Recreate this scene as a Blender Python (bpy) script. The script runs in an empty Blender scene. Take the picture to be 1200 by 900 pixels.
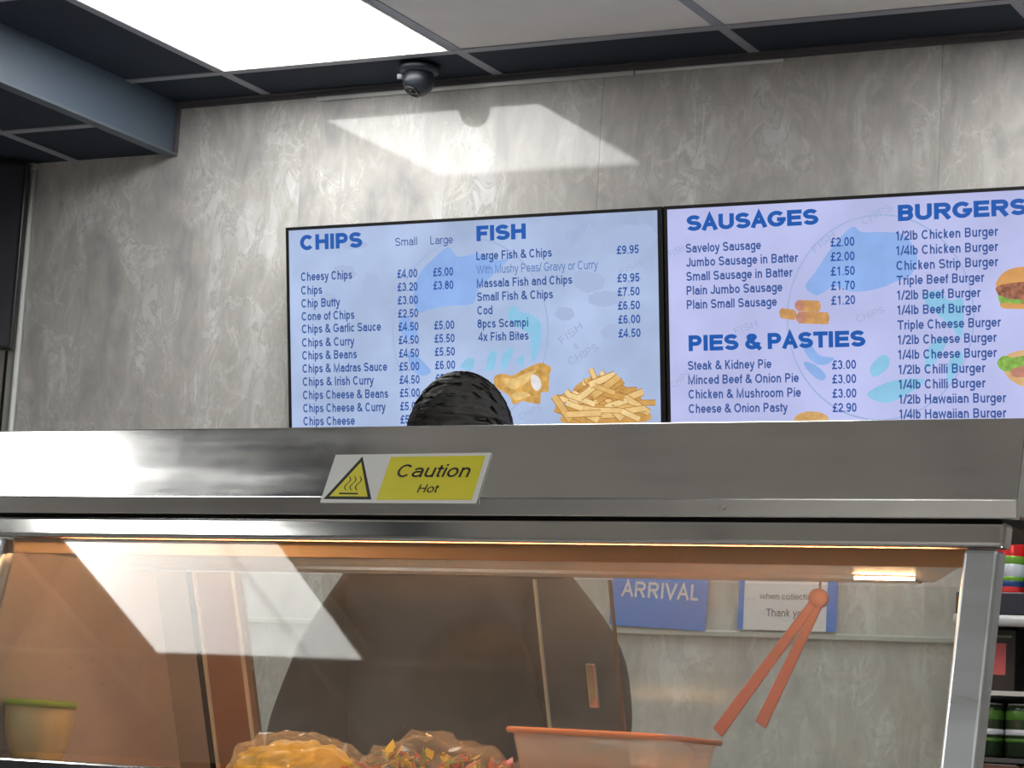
import bpy, bmesh, math, random
from mathutils import Vector, Matrix
random.seed(7)
SC = bpy.context.scene
COL = SC.collection
R = math.radians
# ------------------------------------------------------------------ camera
RT = Vector((0.888007, 0.456269, 0.057166)); UP = Vector((0.018859, -0.160396, 0.986872))
RT.normalize(); UP = (UP - RT * UP.dot(RT)).normalized()
FW = UP.cross(RT).normalized()
CAM = Vector((3.115, -4.6604, 1.1113)); FPX = 2923.1
cd = bpy.data.cameras.new('camera'); cam = bpy.data.objects.new('camera', cd); COL.objects.link(cam)
m3 = Matrix((RT, UP, -FW)).transposed()
cam.matrix_world = Matrix.Translation(CAM) @ m3.to_4x4()
cd.sensor_width = 36; cd.lens = FPX * 36 / 1200; cd.clip_start = 0.02
SC.camera = cam
# ------------------------------------------------------------------ world, exposure
w = bpy.data.worlds.new('world'); SC.world = w; w.use_nodes = True
w.node_tree.nodes['Background'].inputs[0].default_value = (0.8, 0.85, 1, 1)
w.node_tree.nodes['Background'].inputs[1].default_value = 0.1
vs = SC.view_settings
vs.view_transform = 'Standard'; vs.look = 'None'; vs.gamma = 1; vs.use_curve_mapping = False; vs.exposure = 0.0
PANEL_LIGHT = 12.0          # radiance of the ceiling panels
CEIL = 2.6; LOW = 2.48

# ------------------------------------------------------------------ helpers
def srgb(r, g, b):
    f = lambda c: (c / 255 / 12.92) if c <= 10 else ((c / 255 + 0.055) / 1.055) ** 2.4
    return (f(r), f(g), f(b), 1)

def mat(name, col, rough=0.5, metal=0.0, spec=0.5, emit=0, coat=0, var=0.06, scale=12, bump=0, alpha=None, aniso=0):
    m = bpy.data.materials.new(name); m.use_nodes = True
    nt = m.node_tree; N = nt.nodes; L = nt.links; b = N['Principled BSDF']
    b.inputs['Roughness'].default_value = rough; b.inputs['Metallic'].default_value = metal
    b.inputs['Specular IOR Level'].default_value = spec; b.inputs['Coat Weight'].default_value = coat
    b.inputs['Anisotropic'].default_value = aniso
    tc = N.new('ShaderNodeTexCoord'); no = N.new('ShaderNodeTexNoise'); no.inputs['Scale'].default_value = scale
    no.inputs['Detail'].default_value = 4
    L.new(tc.outputs['Object'], no.inputs['Vector'])
    rp = N.new('ShaderNodeValToRGB'); rp.color_ramp.elements[0].position = 0.3; rp.color_ramp.elements[1].position = 0.7
    rp.color_ramp.elements[0].color = tuple(c * (1 - var) for c in col[:3]) + (1,)
    rp.color_ramp.elements[1].color = tuple(min(1, c * (1 + var)) for c in col[:3]) + (1,)
    L.new(no.outputs['Fac'], rp.inputs['Fac']); L.new(rp.outputs['Color'], b.inputs['Base Color'])
    if emit:
        L.new(rp.outputs['Color'], b.inputs['Emission Color']); b.inputs['Emission Strength'].default_value = emit
    if bump:
        bp = N.new('ShaderNodeBump'); bp.inputs['Strength'].default_value = bump; bp.inputs['Distance'].default_value = 0.01
        L.new(no.outputs['Fac'], bp.inputs['Height']); L.new(bp.outputs['Normal'], b.inputs['Normal'])
    if alpha is not None: b.inputs['Alpha'].default_value = alpha
    return m

def screen_mat(name, col, var=0.0, scale=6):
    """a colour given off by a display behind slightly glossy glass"""
    m = mat(name, col, rough=0.35, spec=0.15, emit=1.0, var=var, scale=scale)
    b = m.node_tree.nodes['Principled BSDF']
    for l in list(b.inputs['Base Color'].links): m.node_tree.links.remove(l)
    b.inputs['Base Color'].default_value = (0.012, 0.012, 0.014, 1)
    return m

def steel(name, col=(0.56, 0.555, 0.54), rough=0.2, streak=(3, 40, 40), dirt=0.12):
    m = bpy.data.materials.new(name); m.use_nodes = True
    nt = m.node_tree; N = nt.nodes; L = nt.links; b = N['Principled BSDF']
    b.inputs['Metallic'].default_value = 1
    tc = N.new('ShaderNodeTexCoord'); mp = N.new('ShaderNodeMapping'); mp.inputs['Scale'].default_value = streak
    L.new(tc.outputs['Object'], mp.inputs['Vector'])
    n1 = N.new('ShaderNodeTexNoise'); n1.inputs['Scale'].default_value = 1; n1.inputs['Detail'].default_value = 6
    L.new(mp.outputs[0], n1.inputs['Vector'])
    n2 = N.new('ShaderNodeTexNoise'); n2.inputs['Scale'].default_value = 7; n2.inputs['Detail'].default_value = 7; n2.inputs['Roughness'].default_value = 0.65
    L.new(tc.outputs['Object'], n2.inputs['Vector'])
    mx = N.new('ShaderNodeMath'); mx.operation = 'MULTIPLY_ADD'; mx.inputs[1].default_value = 0.6
    L.new(n1.outputs['Fac'], mx.inputs[0])
    m2 = N.new('ShaderNodeMath'); m2.operation = 'MULTIPLY'; m2.inputs[1].default_value = 0.4
    L.new(n2.outputs['Fac'], m2.inputs[0]); L.new(m2.outputs[0], mx.inputs[2])
    mr = N.new('ShaderNodeMapRange'); mr.inputs[1].default_value = 0.3; mr.inputs[2].default_value = 0.7
    mr.inputs[3].default_value = rough - dirt * 0.5; mr.inputs[4].default_value = rough + dirt * 0.6
    L.new(mx.outputs[0], mr.inputs[0]); L.new(mr.outputs[0], b.inputs['Roughness'])
    rp = N.new('ShaderNodeValToRGB'); rp.color_ramp.elements[0].position = 0.3; rp.color_ramp.elements[1].position = 0.7
    rp.color_ramp.elements[0].color = tuple(c * 0.88 for c in col) + (1,); rp.color_ramp.elements[1].color = tuple(min(1, c * 1.08) for c in col) + (1,)
    L.new(mx.outputs[0], rp.inputs[0]); L.new(rp.outputs[0], b.inputs['Base Color'])
    bp = N.new('ShaderNodeBump'); bp.inputs['Strength'].default_value = 0.015; bp.inputs['Distance'].default_value = 0.003
    L.new(mx.outputs[0], bp.inputs['Height']); L.new(bp.outputs[0], b.inputs['Normal'])
    return m

def glass(name, tint=(0.93, 0.95, 0.94), haze=0.08, haze_col=(0.75, 0.72, 0.66), edge=False):
    """thin pane: clear transmission, Fresnel reflection and a little smeared grease that scatters light"""
    m = bpy.data.materials.new(name); m.use_nodes = True
    nt = m.node_tree; N = nt.nodes; L = nt.links
    for n in list(N): N.remove(n)
    out = N.new('ShaderNodeOutputMaterial')
    tr = N.new('ShaderNodeBsdfTransparent'); tr.inputs[0].default_value = tint + (1,)
    gl = N.new('ShaderNodeBsdfGlossy'); gl.inputs['Roughness'].default_value = 0.02
    df = N.new('ShaderNodeBsdfDiffuse'); df.inputs[0].default_value = haze_col + (1,)
    tl = N.new('ShaderNodeBsdfTranslucent'); tl.inputs[0].default_value = haze_col + (1,)
    sc = N.new('ShaderNodeMixShader'); sc.inputs[0].default_value = 0.5
    L.new(df.outputs[0], sc.inputs[1]); L.new(tl.outputs[0], sc.inputs[2])
    tc = N.new('ShaderNodeTexCoord')
    n1 = N.new('ShaderNodeTexNoise'); n1.inputs['Scale'].default_value = 5; n1.inputs['Detail'].default_value = 6; n1.inputs['Roughness'].default_value = 0.6
    L.new(tc.outputs['Object'], n1.inputs['Vector'])
    n2 = N.new('ShaderNodeTexNoise'); n2.inputs['Scale'].default_value = 160; n2.inputs['Detail'].default_value = 2
    L.new(tc.outputs['Object'], n2.inputs['Vector'])
    sp = N.new('ShaderNodeMapRange'); sp.inputs[1].default_value = 0.68; sp.inputs[2].default_value = 0.74; sp.inputs[3].default_value = 0; sp.inputs[4].default_value = 0.25
    L.new(n2.outputs['Fac'], sp.inputs[0])
    h1 = N.new('ShaderNodeMapRange'); h1.inputs[1].default_value = 0.3; h1.inputs[2].default_value = 0.75; h1.inputs[3].default_value = haze * 0.5; h1.inputs[4].default_value = haze * 1.6
    L.new(n1.outputs['Fac'], h1.inputs[0])
    ad = N.new('ShaderNodeMath'); ad.operation = 'ADD'
    ml = N.new('ShaderNodeMath'); ml.operation = 'MULTIPLY'; L.new(sp.outputs[0], ml.inputs[0]); L.new(n1.outputs['Fac'], ml.inputs[1])
    L.new(h1.outputs[0], ad.inputs[0]); L.new(ml.outputs[0], ad.inputs[1])
    mh = N.new('ShaderNodeMixShader'); L.new(ad.outputs[0], mh.inputs[0]); L.new(tr.outputs[0], mh.inputs[1]); L.new(sc.outputs[0], mh.inputs[2])
    fr = N.new('ShaderNodeFresnel'); fr.inputs[0].default_value = 1.5
    hf = N.new('ShaderNodeMath'); hf.operation = 'MULTIPLY'; hf.inputs[1].default_value = 0.34; L.new(fr.outputs[0], hf.inputs[0])
    mg = N.new('ShaderNodeMixShader'); L.new(hf.outputs[0], mg.inputs[0]); L.new(mh.outputs[0], mg.inputs[1]); L.new(gl.outputs[0], mg.inputs[2])
    L.new(mg.outputs[0], out.inputs[0])
    return m

def marble(name):
    m = bpy.data.materials.new(name); m.use_nodes = True
    nt = m.node_tree; N = nt.nodes; L = nt.links; b = N['Principled BSDF']
    b.inputs['Roughness'].default_value = 0.06; b.inputs['Specular IOR Level'].default_value = 0.34
    tc = N.new('ShaderNodeTexCoord'); oi = N.new('ShaderNodeObjectInfo')
    ov = N.new('ShaderNodeVectorMath'); ov.operation = 'MULTIPLY_ADD'
    cb = N.new('ShaderNodeCombineXYZ')
    for k in range(3): L.new(oi.outputs['Random'], cb.inputs[k])
    ov.inputs[1].default_value = (17, 9, 23); L.new(cb.outputs[0], ov.inputs[0]); L.new(tc.outputs['Object'], ov.inputs[2])
    def noise(rot, scl, s, det, dist, rough=0.55):
        mp = N.new('ShaderNodeMapping'); mp.inputs['Rotation'].default_value = (0, R(rot), 0); mp.inputs['Scale'].default_value = scl
        L.new(ov.outputs[0], mp.inputs['Vector'])
        n = N.new('ShaderNodeTexNoise'); n.inputs['Scale'].default_value = s; n.inputs['Detail'].default_value = det
        n.inputs['Distortion'].default_value = dist; n.inputs['Roughness'].default_value = rough
        L.new(mp.outputs[0], n.inputs['Vector']); return n
    a = noise(38, (1.7, 1, 0.85), 4.6, 10, 0.55, 0.6)
    c = noise(36, (2.0, 1, 0.8), 9.5, 7, 0.9, 0.6)
    v = noise(-24, (1.3, 1, 0.9), 8.0, 8, 0.9, 0.62)
    rp = N.new('ShaderNodeValToRGB'); e = rp.color_ramp.elements
    e[0].position = 0.36; e[0].color = srgb(162, 161, 161); e[1].position = 0.64; e[1].color = srgb(207, 208, 208)
    k = e.new(0.5); k.color = srgb(186, 184, 180)
    mx = N.new('ShaderNodeMath'); mx.operation = 'MULTIPLY_ADD'; mx.inputs[1].default_value = 0.55
    h = N.new('ShaderNodeMath'); h.operation = 'MULTIPLY'; h.inputs[1].default_value = 0.45
    L.new(a.outputs['Fac'], mx.inputs[0]); L.new(c.outputs['Fac'], h.inputs[0]); L.new(h.outputs[0], mx.inputs[2])
    L.new(mx.outputs[0], rp.inputs[0])
    def vein(src, lo, hi, amt, col, prev):
        vr = N.new('ShaderNodeValToRGB'); e = vr.color_ramp.elements
        e[0].position = lo; e[0].color = (0, 0, 0, 1); e[1].position = hi; e[1].color = (0, 0, 0, 1)
        k = e.new((lo * .6 + hi * .4)); k.color = (1, 1, 1, 1); L.new(src.outputs['Fac'], vr.inputs[0])
        gate = N.new('ShaderNodeMapRange'); gate.inputs[1].default_value = 0.44; gate.inputs[2].default_value = 0.58; L.new(a.outputs['Fac'], gate.inputs[0])
        g2 = N.new('ShaderNodeMath'); g2.operation = 'MULTIPLY'; L.new(vr.outputs[0], g2.inputs[0]); L.new(gate.outputs[0], g2.inputs[1])
        g3 = N.new('ShaderNodeMath'); g3.operation = 'MULTIPLY'; g3.inputs[1].default_value = amt; L.new(g2.outputs[0], g3.inputs[0])
        mc = N.new('ShaderNodeMixRGB'); L.new(g3.outputs[0], mc.inputs[0]); L.new(prev.outputs[0], mc.inputs[1]); mc.inputs[2].default_value = col; return mc
    m1 = vein(v, 0.47, 0.53, 0.55, srgb(222, 222, 218), rp)
    m2_ = vein(c, 0.50, 0.56, 0.45, srgb(146, 142, 138), m1)
    L.new(m2_.outputs[0], b.inputs['Base Color'])
    bp = N.new('ShaderNodeBump'); bp.inputs['Strength'].default_value = 0.03; bp.inputs['Distance'].default_value = 0.01
    L.new(a.outputs['Fac'], bp.inputs['Height']); L.new(bp.outputs[0], b.inputs['Normal'])
    return m

def emit_mat(name, col, strength):
    m = bpy.data.materials.new(name); m.use_nodes = True
    N = m.node_tree.nodes; L = m.node_tree.links
    for n in list(N): N.remove(n)
    o = N.new('ShaderNodeOutputMaterial'); e = N.new('ShaderNodeEmission')
    e.inputs[0].default_value = col; e.inputs[1].default_value = strength; L.new(e.outputs[0], o.inputs[0]); return m

def tag(o, label=None, cat=None, group=None, kind=None):
    if label: o['label'] = label
    if cat: o['category'] = cat
    if group: o['group'] = group
    if kind: o['kind'] = kind
    return o

def empty(name, loc=(0, 0, 0), label=None, cat=None, group=None, kind=None):
    o = bpy.data.objects.new(name, None); COL.objects.link(o); o.location = loc; o.empty_display_size = 0.1
    return tag(o, label, cat, group, kind)

WLOC = {}
def wloc(o):
    p = Vector((0, 0, 0))
    while o: p += o.location; o = o.parent
    return p

def obj(name, bm, mats, parent=None, smooth=False, loc=None, keep=False):
    """bm is in world coordinates; the object's origin goes to loc or to its own centre"""
    me = bpy.data.meshes.new(name)
    if loc is None:
        vsx = [v.co for v in bm.verts]
        loc = Vector([(min(c[i] for c in vsx) + max(c[i] for c in vsx)) / 2 for i in range(3)]) if vsx else Vector()
    loc = Vector(loc)
    bmesh.ops.translate(bm, verts=bm.verts, vec=-loc)
    if not keep: bmesh.ops.recalc_face_normals(bm, faces=bm.faces)
    bm.to_mesh(me); bm.free()
    if smooth:
        for p in me.polygons: p.use_smooth = True
    for m in (mats if isinstance(mats, (list, tuple)) else [mats]): me.materials.append(m)
    o = bpy.data.objects.new(name, me); COL.objects.link(o)
    if parent:
        o.parent = parent; o.location = loc - wloc(parent)
    else: o.location = loc
    return o

def new(): return bmesh.new()

def box(bm, x0, x1, y0, y1, z0, z1, bev=0, mi=0):
    r = bmesh.ops.create_cube(bm, size=1)
    for v in r['verts']:
        v.co = Vector(((x0 + x1) / 2 + v.co.x * (x1 - x0), (y0 + y1) / 2 + v.co.y * (y1 - y0), (z0 + z1) / 2 + v.co.z * (z1 - z0)))
    fs = set(f for v in r['verts'] for f in v.link_faces)
    for f in fs: f.material_index = mi
    if bev:
        es = list(set(e for v in r['verts'] for e in v.link_edges))
        bmesh.ops.bevel(bm, geom=es, offset=bev, segments=2, affect='EDGES', profile=0.5)
    return bm

def bx(*a, **k): return box(new(), *a, **k)

def prism(bm, pts, vec, bev=0, mi=0, segs=3):
    """polygon pts (3-D) extruded by vec"""
    vec = Vector(vec)
    a = [bm.verts.new(Vector(p)) for p in pts]; b = [bm.verts.new(Vector(p) + vec) for p in pts]
    fs = [bm.faces.new(a), bm.faces.new(b[::-1])]
    n = len(pts)
    for i in range(n): fs.append(bm.faces.new((a[i], b[i], b[(i + 1) % n], a[(i + 1) % n])))
    for f in fs: f.material_index = mi
    bmesh.ops.recalc_face_normals(bm, faces=fs)
    if bev:
        es = list(set(e for f in fs for e in f.edges))
        bmesh.ops.bevel(bm, geom=es, offset=bev, segments=segs, affect='EDGES', profile=0.5)
    return bm

def px_yz(pts, x0, x1, **k): return prism(new(), [(x0, y, z) for y, z in pts], (x1 - x0, 0, 0), **k)

def tube(bm, a, b, r, n=12, mi=0, r2=None):
    a = Vector(a); b = Vector(b); d = (b - a); q = d.to_track_quat('Z', 'Y')
    r2 = r if r2 is None else r2
    A = [bm.verts.new(a + q @ Vector((math.cos(t) * r, math.sin(t) * r, 0))) for t in [2 * math.pi * i / n for i in range(n)]]
    B = [bm.verts.new(b + q @ Vector((math.cos(t) * r2, math.sin(t) * r2, 0))) for t in [2 * math.pi * i / n for i in range(n)]]
    fs = [bm.faces.new(A[::-1]), bm.faces.new(B)]
    for i in range(n): fs.append(bm.faces.new((A[i], A[(i + 1) % n], B[(i + 1) % n], B[i])))
    for f in fs: f.material_index = mi
    return bm

def lathe(bm, prof, c=(0, 0, 0), n=24, axis=None, mis=None):
    c = Vector(c); q = (Vector(axis).to_track_quat('Z', 'Y') if axis else Matrix.Identity(3).to_quaternion())
    rings = []
    for r, z in prof:
        rings.append([bm.verts.new(c + q @ Vector((r * math.cos(2 * math.pi * i / n), r * math.sin(2 * math.pi * i / n), z))) for i in range(n)])
    for k in range(len(rings) - 1):
        for i in range(n):
            f = bm.faces.new((rings[k][i], rings[k][(i + 1) % n], rings[k + 1][(i + 1) % n], rings[k + 1][i])); f.smooth = True
            if mis: f.material_index = mis[k]
    bm.faces.new(rings[0][::-1]); bm.faces.new(rings[-1])
    return bm

def ray(px, py):
    return (FW + RT * ((px - 600) / FPX) - UP * ((py - 450) / FPX)).normalized()

def hit(px, py, P, n):
    d = ray(px, py); P = Vector(P); n = Vector(n)
    return CAM + d * ((P - CAM).dot(n) / d.dot(n))

# ------------------------------------------------------------------ materials
M = {}
M['marble'] = marble('marble_effect_wall_panel')
M['tile_dark'] = mat('navy_ceiling_tile', srgb(36, 46, 60), 0.9, var=0.08, scale=30)
M['tile_pale'] = mat('pale_ceiling_tile', srgb(236, 232, 226), 0.9, var=0.03, scale=8)
M['grid'] = mat('grey_ceiling_grid', srgb(150, 152, 164), 0.5, var=0.04)
M['soffit'] = mat('blue_grey_painted_soffit', srgb(84, 97, 112), 0.42, var=0.05, scale=4)
M['soffit_lip'] = mat('soffit_edge_trim', srgb(92, 102, 112), 0.5)
M['trim_dark'] = mat('dark_wall_angle', srgb(92, 90, 94), 0.5)
M['trim_gloss'] = mat('trim_bead_painted_reflection', srgb(226, 228, 228), 0.2, coat=0.5, var=0.02)  # white paints in the panel light reflected along the glossy bead
M['lamp'] = emit_mat('ceiling_panel_light', (1.0, 0.99, 0.965, 1), PANEL_LIGHT)
M['white_plastic'] = mat('white_plastic', srgb(222, 224, 222), 0.35, var=0.02)
M['black_plastic'] = mat('black_plastic', srgb(14, 14, 17), 0.35, var=0.1)
M['black_cam'] = mat('black_camera_housing', srgb(26, 31, 40), 0.4, var=0.1)
M['screen_off'] = mat('black_screen_off', srgb(40, 41, 50), 0.35, var=0.05)
M['grey_wall'] = mat('grey_painted_wall', srgb(206, 202, 196), 0.7, var=0.04)
M['grey_strip'] = mat('pale_grey_edge_strip', srgb(176, 178, 172), 0.4, var=0.03)
M['floor'] = mat('dark_floor_tile', srgb(168, 168, 170), 0.35, var=0.08)
M['steel'] = steel('brushed_stainless_steel', col=(0.67, 0.67, 0.66), rough=0.15)
M['steel_post'] = steel('bluish_stainless_steel', col=(0.60, 0.64, 0.67), rough=0.3, dirt=0.1)
M['steel_pol'] = steel('polished_stainless_steel', col=(0.62, 0.62, 0.60), rough=0.1, dirt=0.06)
M['steel_in'] = steel('greasy_stainless_interior', col=(0.60, 0.58, 0.56), rough=0.42, dirt=0.25)
M['rubber'] = mat('black_rubber_seal', srgb(16, 14, 13), 0.6)
M['glass'] = glass('greasy_front_glass', haze=0.06)
M['glass_back'] = glass('sliding_door_glass', haze=0.02)
M['glass_edge'] = mat('ground_glass_edge', srgb(196, 188, 170), 0.3, emit=0)
M['glass_edge_dk'] = mat('dark_glass_edge', srgb(84, 80, 70), 0.3)
M['bronze'] = mat('brown_door_stile', srgb(150, 110, 82), 0.35, metal=0.4)
M['heat'] = emit_mat('glowing_heat_lamp', (1.0, 0.50, 0.22, 1), 75)
M['end'] = mat('greasy_pale_end_panel', srgb(198, 188, 186), 0.45, metal=0.2, var=0.12, scale=7)
M['rail_glow'] = mat('rail_painted_lamp_glow', srgb(214, 140, 84), 0.3, metal=0.9)  # the lamp's orange glow is put into the rail colour
M['skin'] = mat('skin', srgb(120, 80, 60), 0.5, var=0.05)
M['shirt'] = mat('black_cotton', srgb(19, 20, 22), 0.9, var=0.15, bump=0.1)
M['trouser'] = mat('dark_trouser_cloth', srgb(28, 30, 38), 0.9)

# ------------------------------------------------------------------ room
# back wall, faced with 0.75 m marble-effect panels
wb = obj('wall_back', bx(-1.7, 4.6, 0.012, 0.15, 0, CEIL + 0.1), M['grey_wall']); tag(wb, 'back wall faced with grey marble effect panels', kind='structure')
x = -0.653
first = None
for k in range(7):
    zt = (CEIL - 0.001) if x > -0.3 else CEIL - 0.001
    b = bx(x + 0.0003, x + 0.7497, 0.0, 0.011, 0.0, zt)
    o = obj('panel', b, M['marble'], wb)
    # panels never sit perfectly flat: each leans by a fraction of a degree
    o.rotation_euler = (R((0, 0.02, 0.0, -0.35, 0.1, 0, 0)[k]), 0, R((0, 0.03, 0, 0.22, 0, 0, 0)[k]))
    x += 0.75
for nm, a, c in (('wall_left', (-1.75, -1.6), (-7.2, 0.1)), ('wall_right', (4.5, 4.65), (-7.2, 0.1))):
    o = obj(nm, bx(a[0], a[1], c[0], c[1], 0, CEIL + 0.1), M['grey_wall']); tag(o, kind='structure', label='plain grey side wall of the shop, ' + nm.split('_')[1])
o = obj('wall_front', bx(-1.6, 4.5, -7.15, -7.0, 0, CEIL + 0.1), M['grey_wall']); tag(o, 'plain front wall behind the camera', kind='structure')
fl = obj('floor', bx(-1.6, 4.5, -7.0, 0, -0.1, 0), M['floor']); tag(fl, 'brown grey shop floor', kind='structure')

# ceiling: slab above, hanging tiles, T-bars and light panels
ce = obj('ceiling', bx(-1.6, 4.5, -7.0, 0.01, CEIL + 0.1, CEIL + 0.2), M['tile_dark']); tag(ce, 'suspended ceiling of dark and pale tiles', kind='structure')
ys = [0.0, -0.2] + [-0.2 - 0.6 * i for i in range(1, 12)]
xs = [-1.8 + 0.6 * i for i in range(11)]
lights = {(3, 1): 0, (6, 1): 1}
GREY = {(4, 1), (5, 1), (7, 1)}
tile_meshes = {}
def tile(x0, x1, y0, y1, m):
    key = (round(x1 - x0, 3), round(y0 - y1, 3), m)
    if key not in tile_meshes:
        o = obj('tile', bx(x0, x1, y1, y0, CEIL, CEIL + 0.015), M[m], ce); tile_meshes[key] = o.data
    else:
        o = bpy.data.objects.new('tile', tile_meshes[key]); COL.objects.link(o); o.parent = ce
        o.location = Vector(((x0 + x1) / 2, (y0 + y1) / 2, CEIL + 0.0075)) - ce.location
FRONT_LIGHTS = [(-0.435, 0.155, -4.395, -3.805), (-0.66, -0.07, -3.6, -3.02), (2.62, 3.2, -2.6, -2.02), (3.4, 3.98, -5.6, -5.02), (0.6, 1.18, -6.4, -5.82), (2.2, 2.78, -6.6, -6.02), (1.212, 1.788, -1.988, -1.412)]  # first two are mirrored in glass and hood; the rest are unseen, added fill
def overlaps(x0, x1, y0, y1):
    return any(not (x1 <= a or x0 >= b or y0 <= c or y1 >= d) for a, b, c, d in FRONT_LIGHTS)
for i in range(len(xs) - 1):
    for j in range(len(ys) - 1):
        if (i, j) in lights: continue
        x0, x1, y0, y1 = xs[i] + 0.008, xs[i + 1] - 0.008, ys[j] - 0.008, ys[j + 1] + 0.008
        if x1 > 4.5: x1 = 4.5
        if x0 < -1.6: x0 = -1.6
        if j == 0: m = 'tile_dark'
        elif (i, j) in GREY: m = 'tile_pale'
        elif i <= 2 and j <= 4: m = 'tile_dark'
        elif j <= 4: m = 'tile_pale'
        else: m = 'tile_pale' if i >= 4 else 'tile_dark'
        if x1 < -0.26 and j < 5: continue
        if overlaps(x0, x1, y1, y0): continue
        if y1 < -7: y1 = -7
        tile(x0, x1, y0, y1, m)
for xx in xs[2:]:
    if xx < -0.3: obj('grid_bar', bx(xx - 0.012, xx + 0.012, -7.0, -2.6, CEIL - 0.002, CEIL + 0.003), M['grid'], ce)
    else: obj('grid_bar', bx(xx - 0.012, xx + 0.012, -7.0, 0.0, CEIL - 0.002, CEIL + 0.003), M['grid'], ce)
for yy in ys[1:-1]:
    obj('grid_bar', bx(-0.255 if yy > -2.6 else -1.6, 4.5, yy - 0.012, yy + 0.012, CEIL - 0.003, CEIL + 0.003), M['grid'], ce)

def light_panel(x0, x1, y0, y1, label):
    t = empty('ceiling_light', ((x0 + x1) / 2, (y0 + y1) / 2, CEIL), label, 'ceiling light')
    b = new(); z0, z1 = CEIL - 0.004, CEIL + 0.03
    fw_ = 0.006
    box(b, x0, x1, y0, y0 + fw_, z0, z1); box(b, x0, x1, y1 - fw_, y1, z0, z1); box(b, x0, x0 + fw_, y0 + fw_, y1 - fw_, z0, z1); box(b, x1 - fw_, x1, y0 + fw_, y1 - fw_, z0, z1)
    box(b, x0 + fw_, x1 - fw_, y0 + fw_, y1 - fw_, z1 - 0.004, z1)
    obj('frame', b, M['white_plastic'], t)
    obj('diffuser', bx(x0 + fw_, x1 - fw_, y0 + fw_, y1 - fw_, CEIL - 0.002, CEIL + 0.004), M['lamp'], t)
light_panel(0.012, 0.588, -0.788, -0.212, 'bright square panel light in ceiling beside the security camera')
light_panel(1.812, 2.388, -0.788, -0.212, 'square panel light in ceiling beyond the right edge, above the chiller side')
for i, (a, b_, c, d) in enumerate(FRONT_LIGHTS):
    light_panel(a, b_, c, d, ('square panel light over the customer side, the one mirrored in the cabinet glass', 'square panel light over the serving aisle, mirrored in the steel hood', 'unseen square panel light added as fill over the right end of the counter',
                'unseen fill panel light added behind the camera near the right wall', 'unseen fill panel light added near the front wall, left one', 'unseen fill panel light added near the front wall, middle one', 'unseen panel light added over the serving aisle to brighten the back wall')[i])

# wall angle and polished bead along the top of the back wall
o = obj('trim_1', px_yz([(0, CEIL - 0.001), (-0.02, CEIL - 0.001), (-0.02, CEIL - 0.004), (-0.003, CEIL - 0.004), (-0.003, CEIL - 0.014), (0, CEIL - 0.014)], -0.245, 4.5), M['trim_dark']); tag(o, 'dark grey metal angle where ceiling meets back wall', kind='structure')
b = new(); tube(b, (0.13, -0.0055, CEIL - 0.0195), (0.92, -0.0055, CEIL - 0.0195), 0.0055); tube(b, (0.925, -0.005, CEIL - 0.019), (1.26, -0.005, CEIL - 0.019), 0.0042)
o = obj('trim_2', b, M['trim_gloss'], smooth=True); tag(o, 'thin bead under the ceiling angle, painted white for the reflected panel light', kind='structure')
o = obj('trim_3', px_yz([(0, 1.404), (-0.008, 1.404), (-0.010, 1.400), (-0.010, 1.392), (0, 1.392)], -0.6, 2.6), M['grey_strip']); tag(o, 'thin pale rail along the back wall at counter height', kind='structure')

# lowered ceiling on the left with its painted side face
so = empty('ceiling_low', (-0.93, -1.3, LOW), kind='structure'); so['label'] = 'lowered dark ceiling on the left with blue grey side'
obj('side_face', bx(-0.275, -0.255, -2.6, 0.0, LOW, CEIL + 0.0), M['soffit'], so)
obj('edge_trim', bx(-0.278, -0.247, -2.6, 0.0, LOW - 0.008, LOW - 0.0005, bev=0.0015), M['soffit_lip'], so)
obj('corner_trim', bx(-0.2549, -0.247, -0.012, 0.0, LOW, CEIL - 0.001), M['trim_dark'], so)
obj('end_face', bx(-1.6, -0.2755, -2.6, -2.58, LOW, CEIL), M['soffit'], so)
lx = [-0.279, -0.545, -1.145, -1.6]; ly = [0.0, -0.275, -0.875, -1.475, -2.075, -2.578]
for i in range(3):
    for j in range(5):
        obj('tile', bx(lx[i + 1] + 0.006, lx[i] - 0.006, ly[j + 1] + 0.006, ly[j] - 0.006 if j else -0.001, LOW, LOW + 0.015), M['tile_dark'], so)
for xx in lx[1:3]: obj('grid_bar', bx(xx - 0.012, xx + 0.012, -2.58, 0, LOW - 0.002, LOW + 0.003), M['grid'], so)
for yy in ly[1:5]: obj('grid_bar', bx(-1.6, -0.279, yy - 0.012, yy + 0.012, LOW - 0.003, LOW + 0.003), M['grid'], so)

# white pipe and edge strip at the left end of the panelling
t = empty('wall_pipe', (-0.6605, -0.008, 1.2), 'thin white vertical pipe at the left edge of the marble wall', 'pipe')
obj('conduit', tube(new(), (-0.6605, -0.0085, 0.0), (-0.6605, -0.0085, 2.462), 0.0063, 16), M['white_plastic'], t, smooth=True)
b = new(); box(b, -0.684, -0.652, -0.02, -0.0005, 2.462, 2.478, bev=0.002)
obj('bracket', b, M['grey_strip'], t)
o = obj('trim_4', bx(-0.694, -0.6545, -0.0015, 0.0115, 0, LOW - 0.001), M['grey_strip']); tag(o, 'pale grey edge strip left of the white pipe', kind='structure')
o = obj('trim_5', bx(-0.702, -0.6945, -0.003, 0.0115, 0, LOW - 0.001), M['rubber']); tag(o, 'dark gap strip beside the pale edge strip', kind='structure')

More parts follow.
